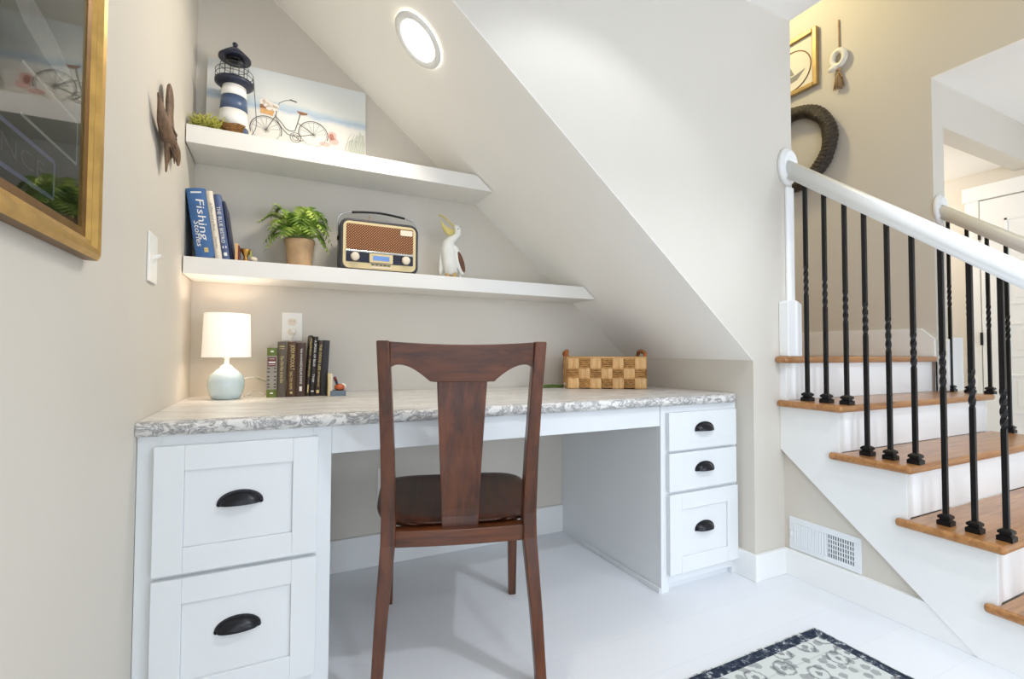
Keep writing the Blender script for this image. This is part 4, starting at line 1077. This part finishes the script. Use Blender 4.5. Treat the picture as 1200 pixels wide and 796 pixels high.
# sprig with white buds beside the basket
sg_ = thing('flower_sprig', 'green sprig with round white buds lying left of the basket', 'sprig', (1.20, 2.02, ZT + .0002))
b = MB(); b.tube([(1.135, 2.035, ZT + .006), (1.19, 2.02, ZT + .008), (1.255, 1.998, ZT + .010)], .0045, 10); b.tube([(1.15, 2.02, ZT + .005), (1.20, 2.005, ZT + .006), (1.25, 1.995, ZT + .005)], .0048, 10)
b.build('stem', 'leaf_green', sg_)
b = MB(); b.tube([(1.145, 2.033, ZT + .011), (1.20, 2.012, ZT + .0145), (1.248, 1.998, ZT + .012)], [.002, .0045, .002], 8, squash=.5).build('leaf', 'plant_stem', sg_)
for x, y, zz in ((1.131, 2.034, .017), (1.262, 1.99, .019)):
    MB().ball((x, y, ZT + zz), .0095, 14, 10).build('bud', 'shell', sg_)

# ------------------------------------------------------------------ things on the stairwell wall
XWf = XH
fpic = thing('framed_picture', 'gold framed print with a dark circle high on the stairwell wall', 'picture', (XWf, 2.07, 2.70))
b = MB(); y0, y1, z0, z1 = 1.888, 2.26, 2.70, 3.09; m_ = .03
b.box(XWf - .03, XWf - .0005, y0, y0 + m_, z0, z1).box(XWf - .03, XWf - .0005, y1 - m_, y1, z0, z1).box(XWf - .03, XWf - .0005, y0 + m_, y1 - m_, z0, z0 + m_).box(XWf - .03, XWf - .0005, y0 + m_, y1 - m_, z1 - m_, z1)
b.build('frame', 'frame_pale', fpic, bevel=.005)
MB().box(XWf - .012, XWf - .001, y0 + m_ - .002, y1 - m_ + .002, z0 + m_ - .002, z1 - m_ + .002).build('mat_board', 'mat', fpic)
b = MB(); cy, cz = 2.07, 2.872; r = .135
P = [(XWf - .0135, cy + r * math.cos(2 * PI * k / 48), cz + r * math.sin(2 * PI * k / 48)) for k in range(49)]
b.tube(P, .0035, 6, up=(1, 0, 0)).build('printed_circle', 'frame_dark', fpic)
b = MB(); b.poly([(XWf - .0125, y, z_) for y, z_ in ((1.97, 2.855), (2.03, 2.80), (2.15, 2.79), (2.19, 2.82), (2.12, 2.835), (2.04, 2.84))]); b.poly([(XWf - .0125, y, z_) for y, z_ in ((2.05, 2.845), (2.10, 2.96), (2.13, 2.85))]); b.build('printed_boat', 'greyink', fpic)

ro = thing('rope_hanging', 'white ring on jute cord with tassel hanging on the stairwell wall', 'wall hanging', (XWf, 1.758, 2.60))
MB().tube([(XWf - .006, 1.762, 3.05), (XWf - .006, 1.759, 2.86)], .0045, 8).build('cord', 'rope', ro)
b = MB(); cy, cz = 1.757, 2.795
b.rings([[(XWf - .022 + .018 * math.sin(2 * PI * j / 10), cy + (.037 + .018 * math.cos(2 * PI * j / 10)) * math.cos(2 * PI * i / 24), cz + (.047 + .018 * math.cos(2 * PI * j / 10)) * math.sin(2 * PI * i / 24)) for j in range(10)] for i in range(25)], cap=False)
b.ball((XWf - .03, cy + .03, cz - .055), (.018, .03, .02)).build('ring', 'shell', ro)
b = MB(); b.ball((XWf - .02, 1.757, 2.725), .012)
for i in range(26):
    a = 2 * PI * i / 26; q = .012 + .012 * ((i * 7) % 5) / 5
    b.tube([(XWf - .02, 1.757, 2.72), (XWf - .02 + .6 * q * math.cos(a), 1.757 + q * math.sin(a), 2.67), (XWf - .021 + .7 * q * math.cos(a), 1.757 + 1.5 * q * math.sin(a), 2.60 + .012 * ((i * 3) % 4) / 4)], .0028, 5)
b.build('tassel', 'rope', ro)

b = MB(); cy, cz, RM, rm = 2.047, 2.31, .247, .043; sgm = 300
R = []
for i in range(sgm + 1):
    a = 2 * PI * i / sgm; row = []
    for j in range(14):
        t_ = 2 * PI * j / 14; rr_ = rm * (1 + .05 * math.sin(9 * a + 2 * t_) + .05 * math.sin(64 * a - 2 * t_) + .02 * math.sin(23 * a + 5 * t_))
        row.append((XWf - rm * 1.06 - rr_ * math.sin(t_), cy + (RM + rr_ * math.cos(t_)) * math.cos(a), cz + (RM + rr_ * math.cos(t_)) * math.sin(a)))
    R.append(row)
b.rings(R, cap=False); o = b.build('wreath_ring', 'vine', loc=(XWf - .04, cy, cz)); tag(o, 'thick dark woven ring wreath on the stairwell wall', 'wreath')

# ------------------------------------------------------------------ hall door
XD = 4.5
b = MB(); dz1 = 2.02; dy0, dy1 = .80, 1.572
b.box(XD - .03, XD - .002, dy0, dy1, .005, dz1)
o = b.build('door_1', 'trim', bevel=.002); struct(o)
b = MB()
for c0_, c1_ in ((1.22, 1.445), (.90, 1.13)):
    for z0, z1 in ((1.27, 1.87), (.915, 1.15), (.53, .80), (.14, .42)):
        for d0, d1, e0, e1 in ((c0_, c1_, z0, z0 + .018), (c0_, c1_, z1 - .018, z1), (c0_, c0_ + .018, z0, z1), (c1_ - .018, c1_, z0, z1)): b.box(XD - .036, XD - .029, d0, d1, e0, e1)
        b.box(XD - .034, XD - .029, c0_ + .045, c1_ - .045, z0 + .045, z1 - .045)
struct(b.build('door_1_panel_moulding', 'trim', o, bevel=.003))
b = MB()
for zz in (.25, 1.04, 1.79): b.box(XD - .038, XD - .028, dy1 - .004, dy1 + .010, zz - .045, zz + .045)
struct(b.build('door_1_hinge', 'pull', o))
struct(MB().lathe([(.012, 0), (.012, .03), (.027, .036), (.027, .055), (.012, .062)], 20, M4=T(XD - .03, dy0 + .06, .95) @ RY(-PI / 2)).build('door_1_knob', 'pull', o))
struct(MB().box(XD - .022, XD - .001, dy1 + .008, dy1 + .085, 0, 2.03).build('trim_5', 'trim', bevel=.003))
struct(MB().box(XD - .022, XD - .001, dy0 - .085, dy0 - .008, 0, 2.03).build('trim_6', 'trim', bevel=.003))
struct(MB().box(XD - .03, XD - .001, dy0 - .1, dy1 + .098, 2.03, 2.135).build('trim_7', 'trim', bevel=.004))

# ------------------------------------------------------------------ lights
def light(kind, name, loc, energy, color, size=.1, aim=None, spot=None, blend=.3, sizey=None):
    d = bpy.data.lights.new(name, kind); d.energy = energy; d.color = color
    if kind == 'AREA':
        d.size = size
        if sizey: d.shape = 'RECTANGLE'; d.size_y = sizey
    else: d.shadow_soft_size = size
    if kind == 'SPOT': d.spot_size = spot; d.spot_blend = blend
    o = bpy.data.objects.new(name, d); COL.objects.link(o); o.location = loc
    if aim is not None: o.rotation_euler = (Vector(aim) - Vector(loc)).to_track_quat('-Z', 'Y').to_euler()
    return o
COOL = (.74, .84, 1.0); WARM = (1.0, .80, .64); NEUT = (.86, .91, 1.0)
light('AREA', 'daylight_window', (3.05, YR - .1, 1.33), 68, COOL, 1.65, (2.4, 0, 1.2), sizey=1.6)
light('AREA', 'daylight_window', (.8, YR - .1, 1.33), 5, COOL, 1.35, (.8, 0, 1.2), sizey=1.6)
light('AREA', 'added_door_fill', (XL - .1, -1.65, 1.08), 66, COOL, 1.7, (1.5, -.9, 1.0), sizey=2.0)  # fill light added outside the opening to brighten the sloped ceiling
light('SPOT', 'ceiling_spot', (.88, .86, CEIL - .03), 13, NEUT, .04, (.88, .86, 0), math.radians(112), .35)
light('SPOT', 'ceiling_spot', (1.42, -.05, CEIL - .03), 62, NEUT, .035, (1.42, -.05, 0), math.radians(125), .4)
light('SPOT', 'ceiling_spot', (.7, -1.5, CEIL - .03), 65, NEUT, .05, (.7, -1.5, 0), math.radians(125), .4)  # added out of view: lights the rear floor for bounce
light('SPOT', 'ceiling_spot', (2.4, -1.5, CEIL - .03), 65, NEUT, .05, (2.4, -1.5, 0), math.radians(125), .4)  # second added spot, also for bounce off the rear floor
light('SPOT', 'soffit_downlight', cpt + nrm * .02, 21, (1, .89, .74), .06, cpt + nrm, math.radians(160), .5)
light('POINT', 'lamp_bulb', (LX, LY, ZT + .23), 2.8, WARM, .03)
light('POINT', 'stairwell_pendant', (2.35, 2.35, 3.7), 66, (1, .83, .44), .15)
light('POINT', 'hall_ceiling_light', (3.9, 2.3, 2.0), 22, (1, .90, .76), .1)

w = bpy.data.worlds.new('world'); scene.world = w; w.use_nodes = True
w.node_tree.nodes['Background'].inputs[0].default_value = (.75, .86, 1, 1); w.node_tree.nodes['Background'].inputs[1].default_value = .55

# ------------------------------------------------------------------ camera
f_px, yaw, pit, rol = 558.238, math.radians(25.95864), math.radians(-1.63567), math.radians(.22619)
def rot3(a, b_, c_):
    Rz = Matrix(((math.cos(a), -math.sin(a), 0), (math.sin(a), math.cos(a), 0), (0, 0, 1)))
    Rx = Matrix(((1, 0, 0), (0, math.cos(b_), -math.sin(b_)), (0, math.sin(b_), math.cos(b_))))
    Ry = Matrix(((math.cos(c_), -math.sin(c_), 0), (math.sin(c_), math.cos(c_), 0), (0, 0, 1)))
    return Ry @ Rx @ Matrix(((1, 0, 0), (0, 0, -1), (0, 1, 0))) @ Rz
Rm = rot3(yaw, pit, rol)
right, down, fwd = Rm[0], Rm[1], Rm[2]
cam = bpy.data.cameras.new('camera'); co = bpy.data.objects.new('camera', cam); COL.objects.link(co)
mw_ = Matrix.Identity(4)
for i in range(3): mw_[i][0] = right[i]; mw_[i][1] = -down[i]; mw_[i][2] = -fwd[i]
mw_[2][3] = .9265
co.matrix_world = mw_
cam.sensor_width = 36; cam.lens = f_px * 36 / 1200; cam.clip_start = .02
scene.camera = co

scene.view_settings.view_transform = 'Standard'; scene.view_settings.look = 'None'; scene.view_settings.gamma = 1
scene.view_settings.use_curve_mapping = False; scene.view_settings.exposure = -0.12
cy_ = scene.cycles
cy_.max_bounces = 12; cy_.diffuse_bounces = 9; cy_.glossy_bounces = 4; cy_.sample_clamp_indirect = 4; cy_.use_denoising = True
cy_.caustics_reflective = False; cy_.caustics_refractive = False
